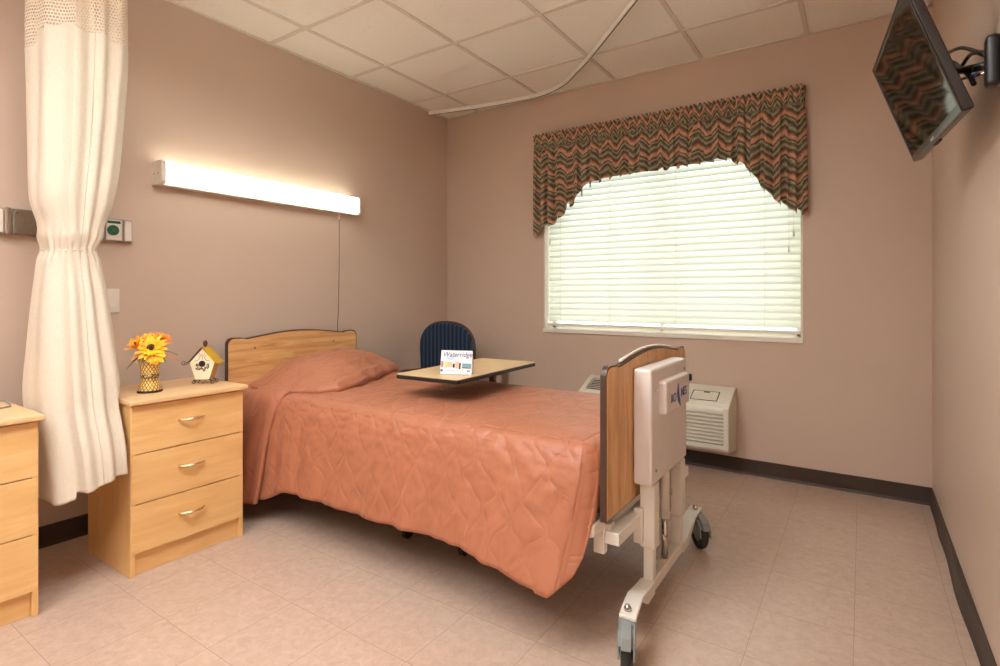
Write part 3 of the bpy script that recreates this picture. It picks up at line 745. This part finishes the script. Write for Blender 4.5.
# crossbar and angled caster arms
cb = B(MB().box(2.306, 2.346, YC-.235, YC+.235, .070, .110), 'foot_crossbar', 'white_metal', bevel=.003)
def armplate(sg):
    b = MB(); outl = [(.185, .112), (.245, .112), (.365, .150), (.490, .150), (.490, .138), (.372, .138), (.262, .070), (.185, .070)]
    if sg > 0: outl = [(p[0]-.02, p[1]) for p in outl]
    b.prism([(YC+sg*p[0], p[1]) for p in outl], 0, 2.300, 2.352)
    b.v = [(x+(.034*max(0, (abs(y-YC)-.25)/.2) if sg < 0 else 0), y, z) for x, y, z in b.v]; return b
def caster(sg, ang):
    y = YC+sg*(.462 if sg < 0 else .435); x = 2.358 if sg < 0 else 2.33
    c = B(armplate(sg), 'caster_arm', 'white_metal', cb, bevel=.003)
    k = bpy.data.objects.new('caster', None)
    ca, sa = math.cos(ang), math.sin(ang)
    R = Matrix.Translation(Vector((x, y, 0))) @ Matrix.Rotation(ang, 4, 'Z')
    def T(mb): mb.v = [tuple(R @ Vector(p)) for p in mb.v]; return mb
    fk = MB(); fk.lathe([(0, .152), (.011, .152), (.011, .160), (.006, .168), (0, .170)], (0, 0, 0), 14).lathe([(0, .138), (.024, .138), (.026, .130), (.022, .118), (0, .118)], (0, 0, 0), 20)
    stem = B(T(fk), 'caster', 'chrome', smooth=True)
    f = MB(); side_ = [(-.022, .138), (.030, .138), (.072, .130), (.098, .100), (.104, .066), (.090, .062), (.060, .056), (.026, .060), (.010, .085), (-.020, .118)]
    f.prism(side_, 1, -.025, -.019).prism(side_, 1, .019, .025)
    f.prism([(-.022, .138), (.030, .138), (.072, .130), (.098, .100), (.092, .096), (.068, .122), (.03, .130), (-.022, .130)], 1, -.0195, .0195)
    f.prism([(.05, .146), (.100, .126), (.112, .098), (.102, .096), (.090, .118), (.048, .138)], 1, -.014, .014)
    B(T(f), 'fork', 'grey_pl', stem, bevel=.002)
    w = MB(); cx, r = .040, .063
    RX_ = Matrix.Rotation(PI/2, 3, 'X')
    w.lathe([(.034, -.015), (.057, -.0155), (.062, -.010), (.063, 0), (.062, .010), (.057, .0155), (.034, .015), (.034, -.015)], (cx, 0, r+.001), 32, RX_)
    B(T(w), 'wheel', 'rubber', stem, smooth=True)
    h = MB(); h.lathe([(0, -.012), (.012, -.0125), (.034, -.011), (.035, 0), (.034, .011), (.012, .0125), (0, .012)], (cx, 0, r+.001), 24, RX_)
    h.cyl((cx, -.026, r+.001), (cx, .026, r+.001), .005, 10)
    B(T(h), 'wheel_hub', 'grey_pl', stem)
caster(-1, math.radians(-72)); caster(1, math.radians(-52))
# deck frame, mattress, head-end legs
fr = B(MB().box(.13, 2.24, -1.985, -1.945, .345, .395).box(.13, 2.24, -1.175, -1.135, .345, .395).box(.13, .17, -1.985, -1.135, .345, .395).box(2.19, 2.235, -1.985, -1.135, .335, .375).box(1.0, 1.04, -1.985, -1.135, .35, .39), 'deck_frame', 'white_metal', bevel=.004)
for y0, y1, y2 in ((-2.065, -2.035, -1.95), (-1.055, -1.085, -1.17)):
    B(MB().prism([(2.12, y0), (2.20, y0), (2.235, (y0+y1)/2), (2.258, y1), (2.262, y2), (2.12, y2)], 2, .345, .388), 'corner_bumper', 'white_pl', fr, bevel=.008, seg=3)
br = MB(); 
for yy in (-1.93, -1.19): br.box(2.2, 2.275, yy-.02, yy+.02, .308, .362)
br.box(2.262, 2.31, -1.965, -1.155, .305, .345).box(2.225, 2.262, -1.97, -1.94, .27, .36)
br.box(2.285, 2.315, YC-.215, YC-.19, .24, .36).box(2.285, 2.315, YC+.19, YC+.215, .24, .36)
B(br, 'foot_bracket', 'white_metal', fr, bevel=.004)
B(MB().box(.14, 2.20, -1.985, -1.135, .40, .575), 'mattress', 'mattress', bevel=.05, seg=4)
for y0 in (YC-.17, YC+.17):
    o = B(MB().box(.22, .27, y0-.025, y0+.025, .10, .35), 'head_leg', 'edge_dark', bevel=.003)
B(MB().box(.225, .265, YC-.40, YC+.40, .085, .12), 'head_crossbar', 'edge_dark', bevel=.003)
for sg in (-1, 1):
    w = MB(); w.lathe([(0, -.012), (.030, -.013), (.047, -.012), (.050, -.006), (.050, .006), (.047, .012), (.030, .013), (0, .012)], (.245, YC+sg*.38, .0505), 24, Matrix.Rotation(PI/2, 3, 'X'))
    w.box(.225, .265, YC+sg*.38-.016, YC+sg*.38-.013, .05, .10).box(.225, .265, YC+sg*.38+.013, YC+sg*.38+.016, .05, .10)
    B(w, 'head_caster', 'rubber')

# ------------------------------------------------------------------ bedspread
bs = MB(); ZT = .612; EN, EF, XF = -1.965, -1.155, 2.185
def bez(p0, p1, p2, p3, t): return p0*(1-t)**3+p1*3*t*(1-t)**2+p2*3*t*t*(1-t)+p3*t**3
# perimeter stations: (x_top, y_top, nx, ny, hem x,y,z)
ST = []
def near_hem(x): return sinterp([(.3, .10), (.55, .115), (.774, .19), (1.1, .20), (1.465, .207), (1.712, .222), (1.93, .205), (2.06, .185)], x)
xsn = [.48+(XF-.48)*i/190 for i in range(191)]
for x in xsn:
    u = (x-.48)/(XF-.48); hx = lerp(.50, 2.10, u); ST.append((x, EN, 0, -1, hx, sinterp([(.5, -2.065), (1.5, -2.085), (2.08, -2.125)], hx), near_hem(hx)))
CR = [(0, 2.10, -2.125, .176), (.22, 2.15, -2.135, .178), (.42, 2.18, -2.125, .205), (.7, 2.218, -2.10, .245), (.88, 2.238, -2.07, .30), (1, 2.25, -2.045, .385)]
for i in range(1, 41):
    t = i/40; a = -PI/2+t*PI/2
    ST.append((XF, EN, math.cos(a), math.sin(a), interp([(c[0], c[1]) for c in CR], t), interp([(c[0], c[2]) for c in CR], t), interp([(c[0], c[3]) for c in CR], t)))
for i in range(1, 71):
    t = i/70; y = lerp(EN, EF, t)
    ST.append((XF, y, 1, 0, 2.245+.01*math.exp(-t*30), lerp(-2.03, -1.10, t), sinterp([(0, .385), (.05, .42), (1, .42)], t)))
for i in range(1, 21):
    t = i/20; a = t*PI/2; ST.append((XF, EF, math.cos(a), math.sin(a), lerp(2.245, 2.18, t), lerp(-1.10, -1.03, t), .40-.12*t))
for i in range(1, 120):
    t = i/119; x = lerp(XF, .48, t); ST.append((x, EF, 0, 1, x, -1.045, .28))
NS = 56; arc = 0; prev = None; colsk = []
for k, (x, y, nx, ny, hx, hy, hz) in enumerate(ST):
    if prev is not None: arc += max(math.hypot(x-prev[0], y-prev[1]), .5*math.hypot(hx-prev[2], hy-prev[3]))
    prev = (x, y, hx, hy); ln = 0; last = None; row = []
    P0 = Vector((x, y, ZT)); n_ = Vector((nx, ny, 0)); P1 = P0+n_*.075+Vector((0, 0, .002)); Q = Vector((hx, hy, hz))
    P2 = Vector((lerp(x, hx, .15), lerp(y, hy, .15), lerp(ZT, hz, .35)))+n_*.055
    for s in range(NS+1):
        t = s/NS; p = bez(P0, P1, P2, Q, t)
        limit = 1.0 if abs(nx) < .5 else .25
        A = (.003+.0085*t**1.3)*limit
        wv = math.sin(arc*2*PI/.21+2.5*NZ(arc*1.7, 4.4)+.9*t)*.55+math.sin(arc*2*PI/.093+3*NZ(arc*3, 8))*.25+.8*NZ(arc*5, t*1.2, 3)
        big = math.exp(-((arc-1.66)/.05)**2)*.016*t*limit
        fine = .0035*NZ(arc*17, t*9, 5)+.002*NZ(arc*40, t*20, 9)
        p = p+n_*(A*wv*(1 if t > 0 else 0)+big+fine*min(1, t*4)*limit*1.4)
        if hx > 2.2 and p.x > 2.254 and p.z > .375: p.x = 2.254
        if last is not None: ln += (p-last).length
        last = p; row.append(len(bs.v)); bs.v.append(tuple(p)); bs.uv[len(bs.v)-1] = ((x if abs(ny) > .7 else XF+.0+max(0, arc-1.7)*.9), (y+ny*ln if abs(ny) > .7 else y+ny*ln) if abs(ny) > .3 else y)
        if abs(nx) > .7: bs.uv[len(bs.v)-1] = (XF+ln, y)
    colsk.append(row)
for a, b_ in zip(colsk, colsk[1:]):
    for s in range(NS): bs.f.append((a[s], b_[s], b_[s+1], a[s+1])); bs.mi.append(0)
# top
def topz(x, y):
    e = min(y-EN, EF-y, XF-x, .10)/.10
    return ZT+max(0, e)**.7*(.010+.010*NZ(x*2.2, y*2.2, 1)+.006*NZ(x*6, y*6, 2)+.003*NZ(x*18, y*14, 3))
def grid(x0f, x1f, y0, y1, nx, ny, zf, uvf=None):
    o = len(bs.v)
    for i in range(ny+1):
        y = lerp(y0, y1, i/ny)
        for k in range(nx+1):
            x = lerp(x0f(y), x1f(y), k/nx); bs.v.append((x, y, zf(x, y, k/nx, i/ny))); bs.uv[len(bs.v)-1] = (x, y)
    for i in range(ny):
        for k in range(nx):
            a = o+i*(nx+1)+k; bs.f.append((a, a+1, a+nx+2, a+nx+1)); bs.mi.append(0)
grid(lambda y: .30, lambda y: XF, EN, EF, 260, 110, lambda x, y, a, b_: topz(x, y))
# layer turned back over the pillow
def xc(y): return sinterp([(-2.02, .60), (-1.97, .645), (-1.90, .79), (-1.83, .85), (-1.70, .83), (-1.55, .765), (-1.35, .66), (-1.15, .545), (-1.05, .50)], y)
PH = .150
def pil(x, y, a, b_):
    yy = (y+1.50)/.44; Y = max(0, 1-abs(yy)**2.2)**.9 if abs(yy) < 1 else 0
    t = a; R_ = math.sin(PI*min(1, t**.80*.96+.02))**.62 if t < 1 else 0
    shp = interp([(0, .25), (.12, .62), (.25, .85), (.45, 1), (.65, .93), (.8, .74), (.9, .52), (.96, .36), (1, .14)], t)
    wr = .010*NZ(x*7+y*3, y*5, 4)+.006*NZ(x*16, y*9, 6)+.003*NZ(x*30, y*24, 6)
    lip = .016*math.exp(-((t-.965)/.035)**2)
    low = .085*max(0, 1-(x-.12)/.38)*max(0, 1-(y-EN)/.26)
    return ZT-low+.012*(1 if t < .99 else 0)+(PH*shp+lip)*lerp(.10, 1, Y)+wr*min(1, (1-t)*6)
def smoothx(f): return f
grid(lambda y: .125, xc, EN-.005, EF+.02, 90, 110, pil)
# tucked-under lip below the front edge of that layer
o0 = len(bs.v); ny = 110
for i in range(ny+1):
    y = lerp(EN-.005, EF+.02, i/ny); X = xc(y)
    for k in range(7):
        t = k/6; zz = pil(X, y, 1, 0); bs.v.append((X+.006*math.sin(PI*min(1, t*2))-.10*t, y, lerp(zz, topz(X, y)-.004, min(1, t*2.2)))); bs.uv[len(bs.v)-1] = (X+.1*t, y)
for i in range(ny):
    for k in range(6):
        a = o0+i*7+k; bs.f.append((a, a+1, a+8, a+7)); bs.mi.append(0)
# near-side fall of the pillow layer
o0 = len(bs.v); nxn = 90; ns = 50
for i in range(nxn+1):
    u = i/nxn; X = lerp(.125, xc(EN), u); z0 = pil(X, EN-.005, u, 0); hx = lerp(.13, .57, u)
    P0 = Vector((X, EN-.005, z0)); P1 = P0+Vector((0, -.09, .0)); P2 = Vector((lerp(X, hx, .9), EN-.088, .47)); Q = Vector((hx, -2.105, .098+.012*math.sin(u*7))); ln = 0; last = None
    for s in range(ns+1):
        t = s/ns; p = bez(P0, P1, P2, Q, t); lim = min(1, t*4)
        p.y -= lim*(.010*math.sin(u*17+2*t)+.008*NZ(u*7, t*3, 2)+.012*math.exp(-((u-.93)/.05)**2)*t)
        if u == 1: p.y += .016*lim
        if last is not None: ln += (p-last).length
        last = p; bs.v.append(tuple(p)); bs.uv[len(bs.v)-1] = (X, EN-ln)
for i in range(nxn):
    for s in range(ns):
        a = o0+i*(ns+1)+s; bs.f.append((a, a+1, a+ns+2, a+ns+1)); bs.mi.append(0)
bo = bs.build('bedspread', 'quilt', smooth=True, solid=.006)
tag(bo, 'rust-orange quilted bedspread drawn over the pillow and hanging down the sides of the bed', 'bedspread')

# ------------------------------------------------------------------ overbed table
TA = .045; TC = (1.325, -1.42)
ot = thing('overbed_table', 'rolling overbed table with pale laminate top reaching over the bed', 'overbed table', (TC[0], TC[1], 0), TA)
def rr(w, l, r, n=5):
    pts = []
    for cx, cy, a0 in ((w/2-r, l/2-r, 0), (-w/2+r, l/2-r, PI/2), (-w/2+r, -l/2+r, PI), (w/2-r, -l/2+r, 3*PI/2)):
        for i in range(n+1): a = a0+PI/2*i/n; pts.append((cx+r*math.cos(a), cy+r*math.sin(a)))
    return pts
ZTB = .728; TW, TL = .355, .725
tt = MB().prism(rr(TW, TL, .022), 2, ZTB-.019, ZTB-.0005).build('table_top', 'black', ot, bevel=.004); tt['label'] = 'pale laminate top with black edge'
MB().prism(rr(TW-.004, TL-.004, .020), 2, ZTB-.001, ZTB+.0015).build('laminate_surface', 'table_lam', tt)
MB().tube([(p[0], p[1], ZTB+.001) for p in rr(TW-.006, TL-.006, .02)], .0018, 6, close=True).build('raised_lip', 'table_lam', tt, smooth=True)
MB().box(-.03, .03, .02, .33, ZTB-.045, ZTB-.019).build('support_arm', 'ac', ot, bevel=.004)
MB().box(-.024, .024, .322, .345, .34, ZTB-.02).build('inner_column', 'ac', ot, bevel=.004)
MB().box(-.036, .036, .312, .356, .045, .50).build('outer_column', 'ac', ot, bevel=.005)
hc = MB().box(-.100, -.066, .318, .348, .085, ZTB-.02).build('handle_column', 'wood_dark', ot, bevel=.004); hc['label'] = 'dark brown column'
MB().box(-.12, .24, .315, .352, .05, .085).build('base_bar', 'ac', ot, bevel=.004)
for xx in (-.095, .215):
    o = MB().box(xx-.016, xx+.016, -.375, .35, .052, .078).build('base_leg', 'rubber', ot, bevel=.004)
    for yy in (-.365, .335):
        w = MB(); w.lathe([(0, -.012), (.024, -.013), (.030, -.010), (.030, .010), (.024, .013), (0, .012)], (xx, yy, .0305), 18, Matrix.Rotation(PI/2, 3, 'Y'))
        w.box(xx-.014, xx+.014, yy-.018, yy+.018, .036, .054); w.build('caster', 'rubber', o)

# tent card on the table
cd = thing('table_card', 'white folded welcome card with blue script and photos, standing on the overbed table', 'card', (1.400, -1.628, ZTB+.0035), math.radians(22))
CW, CHt = .148, .104
def tp(x, z, d=0): 
    k = z/CHt; return (x, -.022*(1-k)-d-.0005, z)
MB().add([tp(-CW/2, 0), tp(CW/2, 0), tp(CW/2, CHt), tp(-CW/2, CHt), (-CW/2, .026, 0), (CW/2, .026, 0)], []) 
c = MB(); c.add([tp(-CW/2, 0), tp(CW/2, 0), tp(CW/2, CHt), tp(-CW/2, CHt), (CW/2, .028, 0), (-CW/2, .028, 0), (-CW/2+.0, .0008, CHt), (CW/2, .0008, CHt)], [(0, 1, 2, 3), (2, 7, 6, 3), (6, 7, 4, 5)])
c.build('folded_sheet', 'card', cd, solid=.0008)
def patch(nm, x0, x1, z0, z1, mat, d=.0011): 
    m = MB(); a, b_, c_, e_ = tp(x0, z0, d), tp(x1, z0, d), tp(x1, z1, d), tp(x0, z1, d)
    bk = [(p[0], p[1]+.0006, p[2]) for p in (a, b_, c_, e_)]
    m.add([a, b_, c_, e_]+bk, [(0, 1, 2, 3), (7, 6, 5, 4), (0, 4, 5, 1), (1, 5, 6, 2), (2, 6, 7, 3), (3, 7, 4, 0)]); return m.build(nm, mat, cd)
for nm, *a in (('printed_photo', -.072, -.060, .030, .056, 'red'), ('printed_photo', -.054, -.040, .026, .054, 'yel'), ('printed_photo', -.040, -.018, .030, .054, 'skin'), ('printed_photo', -.016, -.006, .028, .046, 'dk'),
                ('printed_photo', -.004, .014, .024, .056, 'skin'), ('printed_photo', .014, .022, .022, .050, 'dk'), ('printed_photo', .028, .072, .032, .048, 'teal'), ('printed_photo', .028, .072, .026, .031, 'dk'), ('printed_sky', -.045, -.01, .060, .076, 'sky'), ('printed_mark', -.072, -.062, .010, .020, 'navy'), ('printed_mark', .052, .066, .012, .018, 'navy')): patch(nm, *a)
for (x0, x1) in ((-.052, -.03), (-.026, .0), (.004, .022), (.026, .046)): patch('printed_line', x0, x1, .0135, .0155, 'grey_pl')
ti = .022/CHt
text('card_lettering', 'Waterridge', .032, 'navy', cd, frame(tp(.004, .086, .0018), (1, 0, 0), (0, ti, 1)), .0004, .25, .92)

# ------------------------------------------------------------------ armchair
ch = thing('armchair', 'navy striped armchair with rounded back and dark wooden arms in the corner', 'armchair', (.36, -.62, 0))
def arch(w, z0, z1, n=20, p=2.5):
    pts = []; zm = z1-.20
    pts.append((-w/2+.02, z0))
    for i in range(n+1):
        a = PI-PI*i/n; c_, s_ = math.cos(a), math.sin(a)
        pts.append((w/2*math.copysign(abs(c_)**(2/p), c_), zm+(z1-zm)*abs(s_)**(2/p)))
    pts.append((w/2-.02, z0)); return pts
MB().prism(arch(.505, .38, .883), 1, .145, .205).build('backrest', 'chairfab', ch, bevel=.018, seg=3)
ao = arch(.510, .38, .886)
MB().tube([(x, .182, z) for x, z in ao], .010, 8).build('back_frame', 'edge_dark', ch, smooth=True)
MB().box(-.235, .235, -.27, .16, .36, .46).build('seat', 'chairfab', ch, bevel=.03, seg=3)
MB().box(-.245, .245, -.265, .20, .31, .36).build('seat_frame', 'wood_dark', ch, bevel=.006)
for sg in (-1, 1):
    a = MB(); a.tube([(sg*.262, .18, .505), (sg*.266, 0, .510), (sg*.266, -.12, .50), (sg*.266, -.18, .485)], [.018, .022, .024, .018], 10); a.build('armrest', 'wood_dark', ch, smooth=True)
    for y0, z1 in ((-.16, .49), (.19, .505)):
        MB().prism([(y0-.022, 0), (y0+.018, 0), (y0+.022, z1), (y0-.022, z1)], 0, sg*.262-.016, sg*.262+.016).build('leg', 'wood_dark', ch, bevel=.005)

# ------------------------------------------------------------------ wall air conditioner
AX0, AX1 = 1.335, 2.298
acu = thing('air_conditioner', 'beige through-wall heating and cooling unit below the window', 'air conditioner', (1.78, 0, .13))
def A(mb, name, mat, parent=None, **k): return local(mb, name, mat, parent or acu, acu, **k)
side = [(-.0, .135), (-.225, .165), (-.245, .185), (-.248, .415), (-.238, .436), (-.06, .512), (-.02, .523), (0, .523)]
A(MB().prism(side, 0, AX0, AX0+.030), 'end_panel', 'ac', bevel=.006, seg=3); A(MB().prism(side, 0, AX1-.030, AX1), 'end_panel', 'ac', bevel=.006, seg=3)
inner = [(-.0, .14), (-.21, .168), (-.225, .19), (-.228, .400), (-.21, .412), (-.06, .475), (0, .500)]
A(MB().prism(inner, 0, AX0+.02, AX1-.02), 'inner_case', 'ac_dark')
A(MB().prism([(0, .137), (-.223, .167), (-.244, .187), (-.246, .215), (-.226, .215), (-.2, .19), (0, .17)], 0, AX0+.026, AX1-.026), 'lower_panel', 'ac', bevel=.003)
A(MB().prism([(-.246, .392), (-.246, .413), (-.237, .434), (-.205, .448), (-.2, .43), (-.226, .405), (-.226, .392)], 0, AX0+.026, AX1-.026), 'front_rail', 'ac', bevel=.003)
lv = MB()
for k in range(8):
    z = .222+.0215*k; lv.prism([(-.247, z), (-.247, z+.011), (-.236, z+.016), (-.226, z+.016), (-.226, z+.011)], 0, AX0+.028, AX1-.028)
A(lv, 'intake_louvres', 'ac')
def slope(y): return .512+(y+.06)*(.436-.512)/(-.238+.06)
def topslab(x0, x1, y0, y1, t=.012, lift=0): 
    b = MB(); b.prism([(y0, slope(y0)-t), (y1, slope(y1)-t), (y1, slope(y1)+lift), (y0, slope(y0)+lift)], 0, x0, x1); return b
tp_ = topslab(AX0+.026, AX1-.026, -.045, -.01, .02); tp_.v = [(x, y, min(z, .5225)) for x, y, z in tp_.v]
A(tp_, 'top_rear_strip', 'ac')
gx0, gx1 = AX0+.036, 1.98
tq = MB()
for (x0, x1, y0, y1) in ((AX0+.026, gx0, -.21, -.04), (gx1, AX1-.026, -.21, -.04), (gx0, gx1, -.21, -.195), (gx0, gx1, -.05, -.04)):
    s_ = topslab(x0, x1, y0, y1, .012); tq.add(s_.v, s_.f)
for k in range(7):
    y = -.178+.019*k; s_ = topslab(gx0, gx1, y, y+.004, .003); tq.add(s_.v, s_.f)
x = gx0+.13
while x < gx1: s_ = topslab(x-.004, x+.004, -.2, -.05, .004); tq.add(s_.v, s_.f); x += .14
A(tq, 'discharge_grille', 'ac')
ld = topslab(2.07, 2.215, -.185, -.10, .004, .003); lid = A(ld, 'control_lid', 'ac', bevel=.002)
o_ = MB()
for a, b_ in (((2.066, -.188), (2.219, -.188)), ((2.219, -.188), (2.219, -.097)), ((2.066, -.097), (2.219, -.097)), ((2.066, -.188), (2.066, -.097))):
    o_.tube([(a[0], a[1], slope(a[1])+.001), (b_[0], b_[1], slope(b_[1])+.001)], .0022, 5)
A(o_, 'lid_gap', 'ac_dark', lid)
A(topslab(2.13, 2.165, -.115, -.108, .001, .0055), 'finger_pull', 'ac_dark', lid)

# ------------------------------------------------------------------ television
Cc = Vector((3.1498, -1.7831, 1.5539)); Uv = Vector((-math.sin(.3399), 0, math.cos(.3399)))
Wd = Vector((-math.sin(.0932), math.cos(.0932), .0067)).normalized(); Up = (Uv-Wd*Uv.dot(Wd)).normalized(); Nn = Wd.cross(Up)
if Nn.x > 0: Nn = -Nn
TVW, TVH = .6177, .3707
cen = Cc+Wd*TVW/2+Up*TVH/2
mat_tv = Matrix((Wd, Up, Nn)).transposed().to_4x4(); mat_tv.translation = cen
tv = thing('television', 'flat black television tilted down on a wall arm high on the wall', 'television', (0, 0, 0)); tv.matrix_basis = mat_tv
# keep a right-handed basis
if mat_tv.to_3x3().determinant() < 0:
    mat_tv = Matrix((-Wd, Up, Nn)).transposed().to_4x4(); mat_tv.translation = cen; tv.matrix_basis = mat_tv
hw, hh = TVW/2, TVH/2
def rp(w, h, r, n=4): return rr(2*w, 2*h, r, n)
MB().prism(rp(hw, hh, .008), 2, -.024, 0).build('casing', 'tvcase', tv, bevel=.004)
bz = MB()
for (x0, x1, y0, y1) in ((-hw+.002, hw-.002, hh-.016, hh-.002), (-hw+.002, hw-.002, -hh+.002, -hh+.024), (-hw+.002, -hw+.016, -hh+.02, hh-.014), (hw-.016, hw-.002, -hh+.02, hh-.014)): bz.box(x0, x1, y0, y1, -.001, .004)
bz.build('bezel', 'tvcase', tv, bevel=.002)
MB().box(-hw+.015, hw-.015, -hh+.023, hh-.015, -.001, .0015).build('screen', 'screen', tv)
MB().box(-.02, .02, -hh+.006, -hh+.013, .003, .0055).build('maker_badge', 'steel', tv)
MB().prism(rp(hw-.10, hh-.07, .02), 2, -.050, -.022).build('rear_housing', 'tvmatte', tv, bevel=.012, seg=3)
for k in range(4): MB().box(-hw*.25+.018*k, -hw*.25+.018*k+.009, -hh-.003, -hh+.001, -.020, -.010).build('button', 'tvmatte', tv)
# wall arm
wa = thing('tv_wall_arm', 'black swivel arm bolted to the wall, holding up the television', 'wall bracket', (RW, -1.86, 1.66))
def WA(mb, name, mat, **k): return local(mb, name, mat, wa, wa, **k)
WA(MB().box(RW-.012, RW, -1.86, -1.74, 1.60, 1.76), 'wall_plate', 'black', bevel=.003)
WA(MB().box(3.186, 3.216, -1.825, -1.783, 1.596, 1.722), 'pivot_column', 'black', bevel=.012, seg=3)
WA(MB().box(3.21, RW-.006, -1.82, -1.79, 1.615, 1.635), 'plate_hinge', 'black')
WA(MB().box(3.21, RW-.006, -1.82, -1.79, 1.690, 1.710), 'plate_hinge', 'black')
bk = cen-Nn*.050
WA(MB().tube([(3.20, -1.80, 1.652), (3.165, -1.68, 1.69), (3.145, -1.60, 1.715), tuple(bk+Vector((.010, -.03, 0)))], [.011, .010, .010, .014], 10), 'extension_arm', 'black', smooth=True)
pl = MB(); pl.box(-.04, .04, -.04, .04, -.060, -.049); R4 = mat_tv
pl.v = [tuple(R4 @ Vector(p)) for p in pl.v]; WA(pl, 'mount_plate', 'black', bevel=.003)
WA(MB().box(RW-.012, RW, -1.73, -1.69, 1.745, 1.785), 'cable_outlet', 'ac', bevel=.002)
def cable(label, pts, r=.0045, mat='black'):
    P = [Vector(p) for p in pts]; out = []
    for i in range(len(P)-1):
        p0, p1, p2, p3 = P[max(i-1, 0)], P[i], P[i+1], P[min(i+2, len(P)-1)]
        for k in range(8):
            t = k/8; out.append(.5*((2*p1)+(-p0+p2)*t+(2*p0-5*p1+4*p2-p3)*t*t+(-p0+3*p1-3*p2+p3)*t**3))
    out.append(P[-1])
    t = thing('cable', label, 'cable', tuple(P[-1])); local(MB().tube(out, r, 8), 'cable_sheath', mat, t, t, smooth=True); return t
cable('black cable arching highest between the television and its wall arm', [(3.12, -1.40, 1.81), (3.15, -1.458, 1.818), (3.16, -1.556, 1.793), (3.17, -1.618, 1.77), (3.18, -1.716, 1.722), (3.19, -1.769, 1.69), (3.222, -1.775, 1.667)], .005)
cable('black cable looping lower, from the arm up and over to the wall plate', [(3.15, -1.50, 1.705), (3.165, -1.545, 1.728), (3.18, -1.622, 1.744), (3.185, -1.72, 1.715), (3.19, -1.760, 1.70), (3.225, -1.768, 1.68)], .005)
cable('short thick black cable end dangling below the television arm', [(3.135, -1.50, 1.775), (3.15, -1.546, 1.762), (3.16, -1.64, 1.709), (3.17, -1.701, 1.667), (3.175, -1.739, 1.630)], .006)
cable('black cable sagging straight across behind the television to the arm', [(3.15, -1.50, 1.73), (3.17, -1.582, 1.718), (3.175, -1.701, 1.676), (3.18, -1.772, 1.665), (3.225, -1.780, 1.65)], .005)
pt = cable('grey cable with a blue plug behind the television', [(3.145, -1.58, 1.690), (3.165, -1.642, 1.678), (3.18, -1.731, 1.655), (3.183, -1.770, 1.643), (3.222, -1.785, 1.650)], .004, 'chrome')
local(MB().tube([(3.174, -1.695, 1.664), (3.181, -1.738, 1.654)], .0065, 8), 'blue_plug', 'blueprint', pt, pt)

# ------------------------------------------------------------------ fill lamps added out of view to brighten the room
def fill_light(x0, x1, y0, y1, label):
    t = thing('added_fill_panel', label, 'added fill light', ((x0+x1)/2, (y0+y1)/2, CH))
    f = MB()
    for (a, b_, c_, d_) in ((x0, x1, y0, y0+.03), (x0, x1, y1-.03, y1), (x0, x0+.03, y0, y1), (x1-.03, x1, y0, y1)): f.box(a, b_, c_, d_, CH-.016, CH-.003)
    local(f, 'frame', 'tbar', t, t); local(MB().box(x0+.028, x1-.028, y0+.028, y1-.028, CH-.010, CH-.004), 'diffuser', 'fill_light', t, t); return t
fill_light(.935, 1.49, -4.655, -3.5, 'added fill light panel, out of view on the ceiling nearest the two nightstands')
fill_light(2.10, 2.65, -5.25, -4.10, 'added fill light panel, out of view on the ceiling towards the rear wall')
pt_ = thing('added_fill_pendant', 'added suspended fill light shining up and down, out of view between the camera and the bed', 'added fill light', (1.80, -2.90, CH))  # added out of view; its upper side brightens the ceiling
f = MB(); x0, x1, y0, y1, zz = 1.56, 2.04, -3.46, -2.34, CH-.34
for (a, b_, c_, d_) in ((x0, x1, y0, y0+.03), (x0, x1, y1-.03, y1), (x0, x0+.03, y0, y1), (x1-.03, x1, y0, y1)): f.box(a, b_, c_, d_, zz, zz+.05)
local(f, 'frame', 'tbar', pt_, pt_)
local(MB().box(x0+.028, x1-.028, y0+.028, y1-.028, zz+.006, zz+.016), 'lower_diffuser', 'fill_light', pt_, pt_)
local(MB().box(x0+.028, x1-.028, y0+.028, y1-.028, zz+.030, zz+.040), 'upper_diffuser', 'fill_light', pt_, pt_)
for yy in (y0+.015, y1-.015): local(MB().cyl(((x0+x1)/2, yy, zz+.045), ((x0+x1)/2, yy, CH-.006), .004, 8), 'hanging_rod', 'chrome', pt_, pt_)

# ------------------------------------------------------------------ daylight
w = bpy.data.worlds.new('World'); bpy.context.scene.world = w; w.use_nodes = True
nt = w.node_tree; bg = nt.nodes['Background']; bg.inputs[0].default_value = (.93, 1.0, .97, 1); bg.inputs[1].default_value = 1.45
pl_ = bpy.data.lights.new('window_portal', 'AREA'); pl_.shape = 'RECTANGLE'; pl_.size = WX1-WX0; pl_.size_y = WZ1-WZ0
pl_.cycles.is_portal = True
po = bpy.data.objects.new('window_portal', pl_); col.objects.link(po); po.location = ((WX0+WX1)/2, .19, (WZ0+WZ1)/2); po.rotation_euler = (-PI/2, 0, 0)

# ------------------------------------------------------------------ camera
cam = bpy.data.cameras.new('camera'); co = bpy.data.objects.new('camera', cam); col.objects.link(co)
co.location = (2.937, -3.56, 1.09); co.rotation_euler = (PI/2, 0, An)
cam.sensor_width = 36; cam.lens = 36*538/1000; cam.shift_y = -.038; cam.clip_start = .02
sc_ = bpy.context.scene; sc_.camera = co
vs2 = sc_.view_settings; vs2.view_transform = 'Standard'; vs2.look = 'None'; vs2.gamma = 1; vs2.exposure = 1.16; vs2.use_curve_mapping = False
sc_.cycles.max_bounces = 10; sc_.cycles.diffuse_bounces = 6; sc_.cycles.transparent_max_bounces = 12
